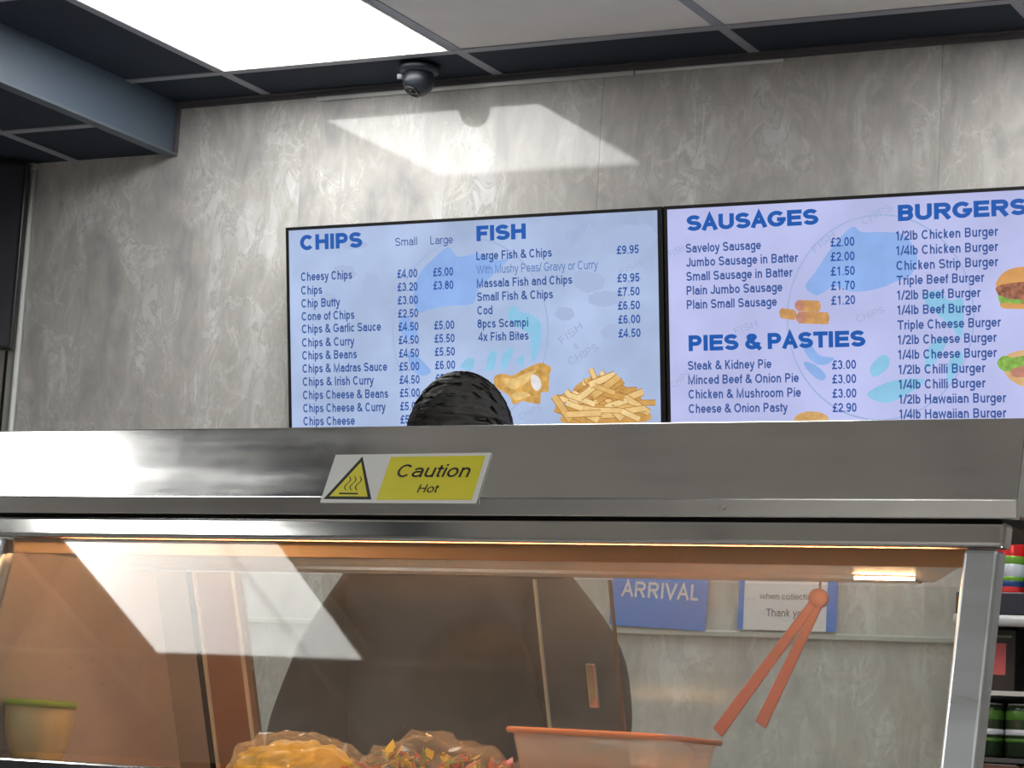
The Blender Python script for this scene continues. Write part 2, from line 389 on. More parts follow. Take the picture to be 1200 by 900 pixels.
# switched-off screen hanging at far left, turned towards the shop
t = empty('blank_screen', (-0.90, -0.15, 2.02), 'black switched off screen hanging under the low ceiling at left edge', 'screen')
a_ = R(25); ux = Vector((-math.cos(a_), -math.sin(a_), 0)); un = Vector((math.sin(a_), -math.cos(a_), 0))
p0 = Vector((-0.651, -0.030, 0))
def slab(bm, o_, u, uw, v, vw, n_, nw, bev=0, mi=0):
    return prism(bm, [o_, o_ + u * uw, o_ + u * uw + v * vw, o_ + v * vw], n_ * nw, bev=bev, mi=mi, segs=2)
Z = Vector((0, 0, 1))
obj('casing', slab(new(), p0 + Z * 2.014, ux, 0.72, Z, 0.455, un, 0.03, bev=0.004), M['black_plastic'], t)
obj('display', slab(new(), p0 + Z * 2.024 + ux * 0.01 + un * 0.0302, ux, 0.70, Z, 0.435, un, 0.001), M['screen_off'], t)
obj('hanging_bracket', tube(new(), p0 + Z * 2.4695 + ux * 0.36 + un * 0.015, p0 + Z * 2.479 + ux * 0.36 + un * 0.015, 0.015), M['black_plastic'], t)

# ------------------------------------------------------------------ security camera on the ceiling
t = empty('security_camera', (0.468, -0.128, CEIL), 'small black turret security camera on the ceiling beside the bright panel light', 'security camera')
c = Vector((0.466, -0.130, 0))
b = lathe(new(), [(0.044, CEIL - 0.0035), (0.045, CEIL - 0.010), (0.043, CEIL - 0.018), (0.036, CEIL - 0.022)], c, 32)
obj('base_ring', b, M['black_cam'], t, smooth=True)
b = new(); dirv = Vector((-0.30, -0.35, -0.92)).normalized()
bmesh.ops.create_uvsphere(b, u_segments=28, v_segments=16, radius=0.035)
for v in b.verts:
    k = v.co.dot(dirv)
    if k > 0.028: v.co -= dirv * (k - 0.028)
    v.co += Vector((c.x, c.y, CEIL - 0.036))
obj('ball_housing', b, M['black_cam'], t, smooth=True)
lc = Vector((c.x, c.y, CEIL - 0.036)) + dirv * 0.0275
b = lathe(new(), [(0.020, 0), (0.020, 0.004), (0.016, 0.004), (0.015, 0.0015)], lc, 24, axis=dirv)
obj('lens_ring', b, M['black_plastic'], t)
b = lathe(new(), [(0.008, 0), (0.007, 0.004), (0.003, 0.006)], lc + dirv * 0.001, 16, axis=dirv)
obj('lens', b, mat('lens_glass', srgb(18, 20, 26), 0.05), t, smooth=True)
b = tube(new(), (c.x - 0.047, c.y - 0.01, CEIL - 0.026), (c.x - 0.036, c.y - 0.008, CEIL - 0.026), 0.006)
obj('side_screw', b, M['grid'], t, smooth=True)

# ------------------------------------------------------------------ menu screens
TILT = 0.1627; TS, TC = math.sin(TILT), math.cos(TILT); TVW = 0.908; TVH = 0.522; TVZ = CEIL - 0.3441
TU = Vector((1, 0, 0)); TV_ = Vector((0, TS, -TC)); TN = Vector((0, -TC, -TS))
BG1 = screen_mat('menu_background_blue', srgb(170, 188, 222), var=0.15, scale=6)
BG2 = screen_mat('menu_background_lilac', srgb(184, 189, 232), var=0.10, scale=6)
C_HEAD = screen_mat('menu_heading_blue', srgb(28, 88, 172)); C_ITEM = screen_mat('menu_item_blue', srgb(52, 84, 150)); C_PRICE = screen_mat('menu_price_blue', srgb(40, 82, 160))
C_LIGHT = screen_mat('menu_sub_blue', srgb(88, 122, 182)); C_GHOST = screen_mat('menu_ghost', srgb(156, 172, 210)); C_GHOST2 = screen_mat('menu_ghost_shape', srgb(166, 183, 218))
C_FISH = screen_mat('watermark_blue', srgb(140, 174, 230), var=0.10, scale=14); C_CYAN = screen_mat('watermark_cyan', srgb(140, 194, 226), var=0.08, scale=20); C_RING = screen_mat('watermark_ring', srgb(158, 177, 218))

# ------------------------------------------------------------------ lettering: a plain grotesque drawn from strokes
def _arc(cx, cy, rx, ry, a0, a1, n=12):
    return [(cx + rx * math.cos(R(a0 + (a1 - a0) * i / n)), cy + ry * math.sin(R(a0 + (a1 - a0) * i / n))) for i in range(n + 1)]
GW = {'A': (667, 5), 'B': (667, 75), 'C': (722, 48), 'D': (722, 80), 'E': (667, 80), 'F': (611, 80), 'G': (778, 48), 'H': (722, 80), 'I': (278, 95), 'J': (500, 20), 'K': (667, 75), 'L': (556, 75), 'M': (833, 75),
      'N': (722, 76), 'O': (778, 45), 'P': (667, 78), 'R': (722, 78), 'S': (667, 45), 'T': (611, 20), 'U': (722, 78), 'V': (667, 5), 'W': (944, 5), 'Y': (667, 5), 'a': (556, 38), 'b': (556, 62), 'c': (500, 36), 'd': (556, 36), 'e': (556, 36), 'f': (290, 10),
      'g': (556, 36), 'h': (556, 66), 'i': (222, 64), 'k': (500, 66), 'l': (222, 64), 'm': (833, 64), 'n': (556, 66), 'o': (556, 34), 'p': (556, 62), 'r': (345, 64), 's': (500, 32), 't': (285, 12), 'u': (556, 64),
      'v': (500, 8), 'w': (722, 6), 'x': (500, 8), 'y': (500, 10), '0': (556, 42), '1': (556, 105), '2': (556, 36), '3': (556, 40), '4': (556, 20), '5': (556, 40), '6': (556, 40), '7': (556, 46), '8': (556, 40), '9': (556, 40),
      '£': (556, 20), 'j': (222, 0), '&': (690, 40), '.': (278, 88), '/': (278, 0), ' ': (278, 0)}
def _glyph(c, w):
    adv, sb = GW[c]; adv /= 1000; sb /= 1000; W = adv - 2 * sb; k = w / 2; H = .716; X = .530
    l, r, b, t, m = k, W - k, k, H - k, W / 2; xt = X - k; rx = (r - l) / 2; ry = (t - b) / 2; cy = H / 2; xr = (xt - b) / 2; xc = X / 2
    bowl = lambda x0, y0, y1, rr=None: [(x0, y1), (r - (y1 - y0) / 2 * .9, y1)] + _arc(r - (y1 - y0) / 2 * .9, (y0 + y1) / 2, (y1 - y0) / 2 * .9, (y1 - y0) / 2, 90, -90, 10) + [(x0, y0)]
    S = []
    if c == 'A': S = [[(k * .9, 0), (m, H - k * .6), (W - k * .9, 0)], [(m - W * .27, .26), (m + W * .27, .26)]]
    elif c == 'B': S = [[(l, 0), (l, H)], bowl(l, .375, t), bowl(l, b, .375)]
    elif c == 'C': S = [_arc(m, cy, rx, ry, 42, 318, 24)]
    elif c == 'D': S = [[(l, 0), (l, H)], [(l, t), (W * .42, t)] + _arc(W * .42, cy, r - W * .42, ry, 90, -90, 16) + [(l, b)]]
    elif c == 'E': S = [[(l, 0), (l, H)], [(l, t), (W, t)], [(l, cy + .01), (W * .94, cy + .01)], [(l, b), (W, b)]]
    elif c == 'F': S = [[(l, 0), (l, H)], [(l, t), (W, t)], [(l, cy - .01), (W * .88, cy - .01)]]
    elif c == 'G': S = [_arc(m, cy, rx, ry, 42, 322, 24) + [(r, cy - .03)], [(r + k, cy - .03), (m + .02, cy - .03)]]
    elif c == 'H': S = [[(l, 0), (l, H)], [(r, 0), (r, H)], [(l, cy + .02), (r, cy + .02)]]
    elif c == 'I': S = [[(m, 0), (m, H)]]
    elif c == 'J': S = [[(r, H), (r, .2)] + _arc(m, .2, rx, .2 - k, 0, -175, 10)]
    elif c == 'K': S = [[(l, 0), (l, H)], [(W - k, H), (l, .26)], [(l + .12, .40), (W - k * .8, 0)]]
    elif c == 'L': S = [[(l, 0), (l, H)], [(l, b), (W, b)]]
    elif c == 'M': S = [[(l, 0), (l, H - k * .5), (m, k * .8), (r, H - k * .5), (r, 0)]]
    elif c == 'N': S = [[(l, 0), (l, H - k * .4), (r, k * .4), (r, H)]]
    elif c == 'O': S = [_arc(m, cy, rx, ry, 0, 360, 28)]
    elif c == 'P': S = [[(l, 0), (l, H)], bowl(l, .325, t)]
    elif c == 'R': S = [[(l, 0), (l, H)], bowl(l, .355, t), [(m, .355), (W - k * .7, 0)]]
    elif c in 'Ss':
        h = H if c == 'S' else X; tt = h - k; q = (tt - b) / 4
        S = [_arc(m, tt - q, rx * .95, q, 22, 180, 9) + _arc(m, tt - q, rx * .95, q, 195, 250, 3) + _arc(m, b + q, rx, q, 70, 0, 5)[0:] + _arc(m, b + q, rx, q, -12, -162, 9)]
    elif c == 'T': S = [[(0, t), (W, t)], [(m, 0), (m, H)]]
    elif c == 'U': S = [[(l, H), (l, .27)] + _arc(m, .27, rx, .27 - b, 180, 360, 14) + [(r, H)]]
    elif c == 'V': S = [[(k * .9, H), (m, k * .6), (W - k * .9, H)]]
    elif c == 'W': S = [[(k * .8, H), (W * .27, k * .7), (m, H - k * .7), (W * .73, k * .7), (W - k * .8, H)]]
    elif c == 'Y': S = [[(k * .8, H), (m, .3), (W - k * .8, H)], [(m, .3), (m, 0)]]
    elif c == 'a': S = [_arc(m, xt - .12, rx * .92, .12, 165, 0, 9) + [(r - .01, .1), (r + .012, 0)], [(r - .01, xc + .04)] + _arc(l + .15, b + .125, .15, .125, 95, 250, 9) + _arc(m, b + .155, rx * .95, .155, -85, -15, 6)]
    elif c in 'bp': S = [[(l, 0 if c == 'b' else -.2), (l, H if c == 'b' else X)], _arc(m, xc, rx, xr, 0, 360, 22)]
    elif c == 'c': S = [_arc(m, xc, rx, xr, 35, 325, 18)]
    elif c == 'd': S = [[(r, 0), (r, H)], _arc(m, xc, rx, xr, 0, 360, 22)]
    elif c == 'e': S = [[(l, xc), (r, xc)] + _arc(m, xc, rx, xr, 6, 328, 20)]
    elif c == 'f': S = [[(m - .01, 0), (m - .01, H - .14)] + _arc(m + .10, H - .14, .11, .14 - k, 180, 85, 6), [(0, xt), (W, xt)]]
    elif c == 'g': S = [[(r, X), (r, -.06)] + _arc(m, -.06, rx, .11, 0, -160, 9), _arc(m, xc, rx, xr, 0, 360, 22)]
    elif c in 'hn': S = [[(l, 0), (l, H if c == 'h' else X)], _arc(m, xt - .16, rx, .16, 180, 0, 12) + [(r, 0)]]
    elif c == 'i': S = [[(m, 0), (m, X)], [(m, H - .1), (m, H)]]
    elif c == 'k': S = [[(l, 0), (l, H)], [(W - k * 1.1, X), (l, .19)], [(l + .11, .28), (W - k * .8, 0)]]
    elif c == 'l': S = [[(m, 0), (m, H)]]
    elif c == 'm': S = [[(l, 0), (l, X)], _arc((l + m) / 2, xt - .14, (m - l) / 2, .14, 180, 0, 10) + [(m, 0)], _arc((r + m) / 2, xt - .14, (r - m) / 2, .14, 180, 0, 10) + [(r, 0)]]
    elif c == 'o': S = [_arc(m, xc, rx, xr, 0, 360, 22)]
    elif c == 'r': S = [[(l, 0), (l, X)], _arc(l + .17, xt - .17, .17, .17, 180, 75, 7)]
    elif c == 't': S = [[(m - .01, H - .06), (m - .01, .12)] + _arc(m + .08, .12, .09, .12 - k * .9, 180, 280, 5), [(0, xt), (W, xt)]]
    elif c == 'u': S = [[(r, 0), (r, X)], [(l, X), (l, .18)] + _arc(m, .18, rx, .18 - b, 180, 360, 12)]
    elif c == 'v': S = [[(k * .9, X), (m, k * .6), (W - k * .9, X)]]
    elif c == 'w': S = [[(k * .9, X), (W * .27, k * .8), (m, X - k), (W * .73, k * .8), (W - k * .9, X)]]
    elif c == 'x': S = [[(k, X), (W - k, 0)], [(k, 0), (W - k, X)]]
    elif c == 'y': S = [[(k * .9, X), (m + .01, .02)], [(W - k * .9, X), (m - .03, -.10), (m - .09, -.165), (.03, -.16)]]
    elif c == '0': S = [_arc(m, cy, rx, ry, 0, 360, 24)]
    elif c == '1': S = [[(m + .05, 0), (m + .05, H)], [(m + .05, H - k), (m - .13, H - .17)]]
    elif c == '2': S = [_arc(m, t - .19, rx, .19, 170, -25, 12) + [(m - .02, .24), (l + .02, b)], [(l - k * .6, b), (W, b)]]
    elif c == '3': S = [_arc(m - .01, t - .155, rx * .9, .155, 160, -80, 11), _arc(m, b + .19, rx, .19, 82, -165, 13)]
    elif c == '4': S = [[(W * .70, 0), (W * .70, H - k * .3), (k * .5, .2), (W, .2)]]
    elif c == '5': S = [[(W * .93, t), (l + .07, t), (l + .02, .36)] + _arc(m - .01, .235, rx, .235 - b, 130, -160, 14)]
    elif c == '6': S = [_arc(m, .235, rx, .235 - b, 0, 360, 20), _arc(m + .02, cy, rx + .02, ry, 48, 180, 10)]
    elif c == '7': S = [[(0, t), (r, t), (m - .02, .35), (m - .07, 0)]]
    elif c == '8': S = [_arc(m, t - .15, rx * .88, .15, 0, 360, 18), _arc(m, b + .185, rx, .185, 0, 360, 20)]
    elif c == '9': S = [_arc(m, H - .235, rx, .235 - b, 0, 360, 20), _arc(m - .02, cy, rx + .02, ry, -132, 0, 10)]
    elif c == '£': S = [_arc(m + .06, H - .20, .14, .2 - k, 20, 180, 9) + [(m - .05, .22), (l + .03, b)], [(0, .37), (W * .75, .37)], [(l - k, b), (W, b)]]
    elif c == '&': S = [[(W, 0), (m - .13, .46)] + _arc(m - .04, H - .16, .12, .16 - k, 200, -40, 10) + [(m - .02, .42)] + _arc(l + .19, b + .155, .19, .155, 110, 300, 10) + [(W * .8, .17), (W * .87, .32)]]
    elif c == '.': S = [[(m, 0), (m, .1)]]
    elif c == '/': S = [[(0.01, -.01), (W - .01, H + .01)]]
    return S, adv, sb
def text_bm(s, bold=0.0, shear=0.0):
    w = .088 + bold * 1.6; b = new(); x = 0.0
    for c in s:
        S, adv, sb = _glyph(c, w * (1.12 if c == '.' else 1))
        if bold > .03: sb *= .5; S = [[(p[0] * (adv - 2 * sb) / max(.05, adv - 4 * sb) if c not in 'I' else p[0] + sb, p[1]) for p in st] for st in S]
        for st in S:
            P = []
            for p in st:
                if not P or (abs(p[0] - P[-1][0]) + abs(p[1] - P[-1][1])) > 1e-5: P.append(p)
            n = len(P); closed = n > 3 and abs(P[0][0] - P[-1][0]) + abs(P[0][1] - P[-1][1]) < 1e-4
            prev = None
            for i in range(n):
                a = P[i - 1] if i else (P[-2] if closed else None); d = P[i + 1] if i < n - 1 else (P[1] if closed else None)
                def dr(p, q): L_ = math.hypot(q[0] - p[0], q[1] - p[1]); return ((q[0] - p[0]) / L_, (q[1] - p[1]) / L_)
                d1 = dr(a, P[i]) if a else dr(P[i], d); d2 = dr(P[i], d) if d else d1
                nx, ny = -(d1[1] + d2[1]), d1[0] + d2[0]; L_ = math.hypot(nx, ny) or 1; nx /= L_; ny /= L_
                cs = max(.42, nx * -d1[1] + ny * d1[0]); h = w / 2 / cs
                v = [b.verts.new((x + sb + P[i][0] + nx * h * q + shear * (P[i][1] + ny * h * q), P[i][1] + ny * h * q, 0)) for q in (1, -1)]
                if prev: b.faces.new((prev[0], prev[1], v[1], v[0]))
                prev = v
        x += adv - (.03 if bold > .03 else .012)
    return b
CAPH = .716

class Face:
    """a flat picture plane: local u right, v down, n outward"""
    def __init__(s, O, U, V, Nn): s.O, s.U, s.V, s.N = Vector(O), Vector(U), Vector(V), Vector(Nn)
    def uv(s, px, py):
        h = hit(px, py, s.O, s.N) - s.O; return h.dot(s.U), h.dot(s.V)
    def pt(s, u, v, e=0.0): return s.O + s.U * u + s.V * v + s.N * e
    def text(s, st, u0, v0, u1, cap, m, parent, name, eps=0.0009, bold=0.0, shear=0.0, rot=0.0):
        b = text_bm(st, bold, shear)
        x0 = min(v.co.x for v in b.verts); x1 = max(v.co.x for v in b.verts)
        sx = (u1 - u0) / (x1 - x0); sy = cap / CAPH; cr, sr = math.cos(rot), math.sin(rot)
        for v in b.verts:
            a, c = (v.co.x - x0) * sx, v.co.y * sy
            v.co = s.pt(u0 + a * cr - c * sr, v0 - (a * sr + c * cr), eps)
        return obj(name, b, m, parent, keep=True)
    def ptext(s, st, x0, y0, x1, cap, m, parent, name, u=None, **k):
        ua, va = s.uv(x0, y0); ub, _ = s.uv(x1, y0 - 0.04 * (x1 - x0)); _, vc = s.uv(x0, y0 - cap)
        if u is not None: ub += u - ua; ua = u
        return s.text(st, ua, va, ub, va - vc, m, parent, name, **k)
    def poly(s, pts, m, parent, name, eps, px=True):
        round_ = name.startswith('watermark') or name.endswith('_picture')
        P = [s.uv(*p) if px else p for p in pts]
        if round_:
            Q = []; n_ = len(P)
            for i in range(n_):
                p0, p1, p2, p3 = P[i - 1], P[i], P[(i + 1) % n_], P[(i + 2) % n_]
                for q in range(4):
                    t_ = q / 4; Q.append(tuple(.5 * (2 * p1[d] + (p2[d] - p0[d]) * t_ + (2 * p0[d] - 5 * p1[d] + 4 * p2[d] - p3[d]) * t_ ** 2 + (3 * p1[d] - p0[d] - 3 * p2[d] + p3[d]) * t_ ** 3) for d in (0, 1)))
            P = Q
        b = new(); vs_ = [b.verts.new(s.pt(u, v, eps)) for u, v in P]
        f = b.faces.new(vs_); bmesh.ops.triangulate(b, faces=[f])
        return obj(name, b, m, parent)

def blob(cx, cy, rx, ry, n=26, j=0.08, seed=1, rot=0):
    rr = random.Random(seed); out = []
    for i in range(n):
        t_ = 2 * math.pi * i / n; k = 1 + rr.uniform(-j, j)
        a, c_ = rx * k * math.cos(t_), ry * k * math.sin(t_)
        out.append((cx + a * math.cos(rot) - c_ * math.sin(rot), cy + a * math.sin(rot) + c_ * math.cos(rot)))
    return out

def make_tv(x0, bg, label, rb):
    O = Vector((x0, -0.12, TVZ))
    t = empty('menu_screen', (x0 + TVW / 2, -0.08, TVZ - TVH / 2), label, 'menu screen', 'menu screens on the back wall')
    F = Face(O, TU, TV_, TN)
    b = prism(new(), [F.pt(0, 0), F.pt(TVW, 0), F.pt(TVW, TVH), F.pt(0, TVH)], -TN * 0.032, bev=0.0015, segs=1)
    obj('casing', b, M['black_plastic'], t)
    l, r_, tp, bt = 0.007, rb, 0.007, 0.012
    for u0, u1, v0, v1 in ((0, TVW, 0, tp), (0, TVW, TVH - bt, TVH), (0, l, tp, TVH - bt), (TVW - r_, TVW, tp, TVH - bt)):
        b = prism(new(), [F.pt(u0, v0, 0), F.pt(u1, v0, 0), F.pt(u1, v1, 0), F.pt(u0, v1, 0)], TN * 0.002); obj('bezel', b, M['black_plastic'], t)
    b = prism(new(), [F.pt(l, tp, 0), F.pt(TVW - r_, tp, 0), F.pt(TVW - r_, TVH - bt, 0), F.pt(l, TVH - bt, 0)], TN * 0.0004); obj('display', b, bg, t)
    b = new(); box(b, x0 + TVW * 0.4, x0 + TVW * 0.6, -0.0755, -0.001, TVZ - 0.15, TVZ - 0.11); obj('wall_bracket', b, M['black_plastic'], t)
    return t, F

t1, F1 = make_tv(0.1463, BG1, 'left wall mounted menu screen headed CHIPS and FISH', 0.011)
t2, F2 = make_tv(1.0580, BG2, 'right wall mounted menu screen headed SAUSAGES and BURGERS', 0.008)

def ring(F, cx, cy, r_, m, parent, w_=1.2, sx=1.0):
    b = new(); n = 72; vs_ = []
    u0, v0 = F.uv(cx, cy); u1, _ = F.uv(cx + r_, cy - 0.045 * r_); rr = (u1 - u0); ww = w_ / r_ * rr
    for i in range(n):
        a = 2 * math.pi * i / n
        vs_.append((b.verts.new(F.pt(u0 + math.cos(a) * (rr - ww) * sx, v0 + math.sin(a) * (rr - ww), 0.0006)), b.verts.new(F.pt(u0 + math.cos(a) * rr * sx, v0 + math.sin(a) * rr, 0.0006)), v0 + math.sin(a) * rr))
    for i in range(n):
        p, q = vs_[i], vs_[(i + 1) % n]
        if max(p[2], q[2]) < TVH - 0.013: b.faces.new((p[0], p[1], q[1], q[0]))
    for v in [v for v in b.verts if not v.link_faces]: b.verts.remove(v)
    obj('watermark_ring', b, m, parent)

# --- left screen
ring(F1, 550, 388, 98, C_RING, t1, 1.6, 0.95)
F1.poly([(491, 322), (505, 306), (525, 290), (537, 301), (562, 297), (584, 305), (600, 300), (578, 322), (560, 340), (554, 356), (530, 358), (505, 362), (491, 366), (484, 350)], C_FISH, t1, 'watermark_shape', 0.0005)
F1.poly([(597, 362), (604, 358), (611, 366), (622, 368), (634, 380), (634, 400), (626, 424), (622, 412), (620, 392), (604, 382), (595, 372)], C_CYAN, t1, 'watermark_shape', 0.0005)
for pts in ([(570, 425), (574, 414), (582, 412), (579, 432), (571, 434)], [(588, 418), (600, 406), (600, 416), (592, 432), (588, 434)], [(606, 422), (614, 416), (612, 430)], [(540, 430), (548, 420), (556, 422), (552, 434)],
            [(468, 376), (480, 372), (490, 392), (478, 398), (470, 390)], [(480, 410), (496, 424), (505, 436), (492, 440), (480, 428)]):
    F1.poly(pts, C_CYAN if pts[0][0] > 500 else C_FISH, t1, 'watermark_shape', 0.0005)
for i, (cx, cy, rx, ry, rot) in enumerate([(403, 320, 14, 9, 0), (436, 340, 12, 20, 0), (385, 350, 9, 7, 0), (738, 280, 34, 16, -.2), (690, 330, 20, 12, .2), (680, 292, 14, 8, -.4), (655, 285, 16, 7, -.3), (662, 368, 12, 8, 0), (720, 390, 16, 10, .1), (600, 276, 8, 5, 0), (640, 320, 12, 7, 0), (415, 286, 16, 6, 0), (710, 350, 22, 9, 0)]):
    F1.poly(blob(cx, cy, rx, ry, seed=i, j=.12, rot=rot), C_GHOST2, t1, 'watermark_shape', 0.00045)
def ghost(F, s, x, y, wpx, cap, rot, parent):
    u, v = F.uv(x, y); u2, _ = F.uv(x + wpx, y - .05 * wpx); _, v2 = F.uv(x, y - cap)
    F.text(s, u, v, u + (u2 - u), v - v2, C_GHOST, parent, 'ghost_lettering', eps=0.0007, rot=rot)
for s, x_, y_, w_, c_, r_ in (('CHIPS', 665, 283, 38, 9, .42), ('FISH', 659, 404, 30, 9, .6), ('&', 673, 410, 6, 7, .2), ('CHIPS', 668, 428, 38, 9, .42), ('FISH', 728, 322, 26, 7, .35), ('CHIPS', 726, 345, 30, 7, .5), ('FISH', 533, 283, 26, 8, .1), ('CHIPS', 610, 492, 28, 7, .4)):
    ghost(F1, s, x_, y_, w_, c_, r_, t1)
F1.ptext('CHIPS', 352, 293.6, 425, 18, C_HEAD, t1, 'heading_lettering', bold=0.058)
F1.ptext('FISH', 558.7, 282.8, 616.5, 18, C_HEAD, t1, 'heading_lettering', bold=0.058)
F1.ptext('Small', 463.5, 288.4, 489, 9.5, C_ITEM, t1, 'item_lettering'); F1.ptext('Large', 504.7, 286.5, 531, 9.5, C_ITEM, t1, 'item_lettering')
U0 = F1.uv(353, 330)[0]
rows = [('Cheesy Chips', 329.5, 413), ('Chips', 345.4, 378), ('Chip Butty', 360.7, 399), ('Cone of Chips', 375.9, 416), ('Chips & Garlic Sauce', 390.7, 447), ('Chips & Curry', 406.6, 416), ('Chips & Beans', 421.6, 419), ('Chips & Madras Sauce', 437, 454.5), ('Chips & Irish Curry', 452.4, 439), ('Chips Cheese & Beans', 468, 456), ('Chips Cheese & Curry', 483.4, 453), ('Chips Cheese', 498.6, 417)]
for s, y_, xr in rows:
    F1.ptext(s, 353 + (y_ - 330) * .022, y_, xr, 10.2, C_ITEM, t1, 'item_lettering', u=U0, bold=0.024)
for k, s in enumerate(['£4.00', '£3.20', '£3.00', '£2.50', '£4.50', '£4.50', '£4.50', '£5.00', '£4.50', '£5.00', '£5.00', '£5.50']):
    y_ = 326 + 15.5 * k; x_ = 465.8 + (y_ - 326) * .022
    F1.ptext(s, x_, y_, x_ + 23.5, 10, C_PRICE, t1, 'price_lettering', bold=0.024)
for k, s in ((0, '£5.00'), (1, '£3.80'), (4, '£5.00'), (5, '£5.50'), (6, '£5.50'), (7, '£6.00'), (8, '£5.50'), (9, '£6.00'), (10, '£6.00')):
    y_ = 324 + 15.55 * k; x_ = 507.8 + (y_ - 324) * .022
    F1.ptext(s, x_, y_, x_ + 23.5, 10, C_PRICE, t1, 'price_lettering', bold=0.024)
U0 = F1.uv(558.5, 305)[0]
for s, y_, xr, m_ in [('Large Fish & Chips', 305, 647, C_ITEM), ('With Mushy Peas/ Gravy or Curry', 321.3, 701, C_LIGHT), ('Massala Fish and Chips', 337.2, 671, C_ITEM), ('Small Fish & Chips', 353, 648.5, C_ITEM), ('Cod', 368.9, 577.5, C_ITEM), ('8pcs Scampi', 384.5, 619.5, C_ITEM), ('4x Fish Bites', 399.9, 620, C_ITEM)]:
    F1.ptext(s, 558.5 + (y_ - 305) * .02, y_, xr, 10.2, m_, t1, 'item_lettering', u=U0, bold=0.024 if m_ is C_ITEM else 0)
for s, y_ in [('£9.95', 298), ('£9.95', 330.9), ('£7.50', 347), ('£6.50', 363.2), ('£6.00', 379.4), ('£4.50', 395.6)]:
    x_ = 723 + (y_ - 298) * .022; F1.ptext(s, x_, y_, x_ + 25.8, 10, C_PRICE, t1, 'price_lettering', bold=0.024)
# battered fish picture
BAT = screen_mat('picture_batter', srgb(204, 158, 84), var=0.28, scale=60); BATL = screen_mat('picture_batter_light', srgb(226, 190, 122), var=0.2, scale=80); WHT = screen_mat('picture_fish_flesh', srgb(226, 222, 224), var=0.1, scale=80)
F1.poly([(580, 441), (590, 438), (600, 440), (612, 434), (622, 429), (634, 425), (640, 427), (646, 431), (644, 438), (640, 444), (643, 453), (642, 459), (634, 460), (632, 466), (633, 473), (622, 472), (612, 470), (602, 474), (597, 464), (588, 458), (580, 452)], BAT, t1, 'fish_picture', 0.0007)
F1.poly([(590, 444), (604, 443), (618, 437), (628, 434), (622, 444), (612, 452), (600, 456)], BATL, t1, 'fish_picture', 0.0008)
F1.poly([(600, 462), (612, 459), (622, 463), (614, 467), (604, 469)], BATL, t1, 'fish_picture', 0.0008)
F1.poly([(623, 440), (629, 440), (634, 447), (634, 454), (629, 458), (623, 451)], WHT, t1, 'fish_picture', 0.0009)
# heap of chips picture
CH = [screen_mat('picture_chip_%s' % n_, c_, var=0.12, scale=60) for n_, c_ in (('gold', srgb(222, 182, 112)), ('light', srgb(238, 206, 146)), ('deep', srgb(204, 156, 86)), ('pale', srgb(230, 194, 130)), ('edge', srgb(170, 118, 60)))]
F1.poly([(652, 478), (668, 472), (672, 456), (684, 446), (706, 440), (728, 450), (748, 462), (756, 476), (757, 494), (664, 496), (660, 484)], CH[2], t1, 'chips_picture', 0.0007)
rr = random.Random(5); bms = [new() for _ in range(5)]
cnt = 0
while cnt < 58:
    cx = rr.uniform(652, 754); cy = rr.uniform(441, 489)
    top = 441 + abs(cx - 706) * 0.62
    if cy < top: continue
    a = rr.choice([rr.uniform(-.7, .3), rr.uniform(.2, 1.2), rr.uniform(-.4, .4)]); Lh = rr.uniform(9, 21); wd = rr.uniform(2.6, 3.9)
    if cy + abs(math.sin(a)) * Lh > 493: continue
    dx, dy = math.cos(a) * Lh, math.sin(a) * Lh; nx, ny = -math.sin(a) * wd, math.cos(a) * wd
    for q, sc_, off in ((4, 1.25, 0), (rr.randrange(4), 1.0, 1)):
        pts = [(cx - dx - nx * sc_, cy - dy - ny * sc_), (cx + dx - nx * sc_, cy + dy - ny * sc_), (cx + dx + nx * sc_, cy + dy + ny * sc_), (cx - dx + nx * sc_, cy - dy + ny * sc_)]
        vs_ = [bms[q].verts.new(F1.pt(*F1.uv(*p), 0.00075 + (cnt * 2 + off) * 0.000012)) for p in pts]; bms[q].faces.new(vs_)
    cnt += 1
for q in range(5): obj('chips_picture', bms[q], CH[q], t1)['kind'] = 'stuff'

# --- right screen
ring(F2, 1030, 372, 118, C_RING, t2, 1.8, 0.95)
F2.poly([(944, 336), (956, 318), (975, 290), (998, 266), (1010, 272), (1035, 272), (1060, 276), (1075, 300), (1068, 322), (1050, 330), (1030, 338), (1000, 342), (978, 336), (958, 346)], C_FISH, t2, 'watermark_shape', 0.0005)
F2.poly([(1084, 345), (1100, 340), (1112, 352), (1128, 350), (1130, 372), (1126, 396), (1116, 384), (1096, 366), (1086, 358)], C_CYAN, t2, 'watermark_shape', 0.0005)
for pts in ([(1020, 430), (1034, 416), (1042, 420), (1040, 432), (1024, 442)], [(1016, 462), (1040, 448), (1064, 444), (1084, 446), (1060, 464), (1036, 472)], [(1088, 408), (1100, 396), (1110, 400), (1096, 424), (1084, 432)], [(1112, 424), (1124, 410), (1128, 424), (1110, 450)], [(936, 394), (948, 400), (960, 416), (978, 420), (964, 428), (948, 420)], [(942, 424), (956, 428), (968, 440), (962, 446), (948, 436)]):
    F2.poly(pts, C_CYAN if pts[0][0] > 1000 else C_FISH, t2, 'watermark_shape', 0.0005)
for s, x_, y_, w_, c_, r_ in (('CHIPS', 1012, 264, 38, 9, .42), ('FISH', 955, 296, 30, 8, .6), ('FISH', 862, 392, 28, 8, .3), ('CHIPS', 1005, 378, 34, 8, .3), ('FISH', 786, 302, 18, 8, .4), ('CHIPS', 790, 455, 24, 8, .6)):
    ghost(F2, s, x_, y_, w_, c_, r_, t2)
F2.ptext('SAUSAGES', 805, 271, 959.5, 18.3, C_HEAD, t2, 'heading_lettering', bold=0.058)
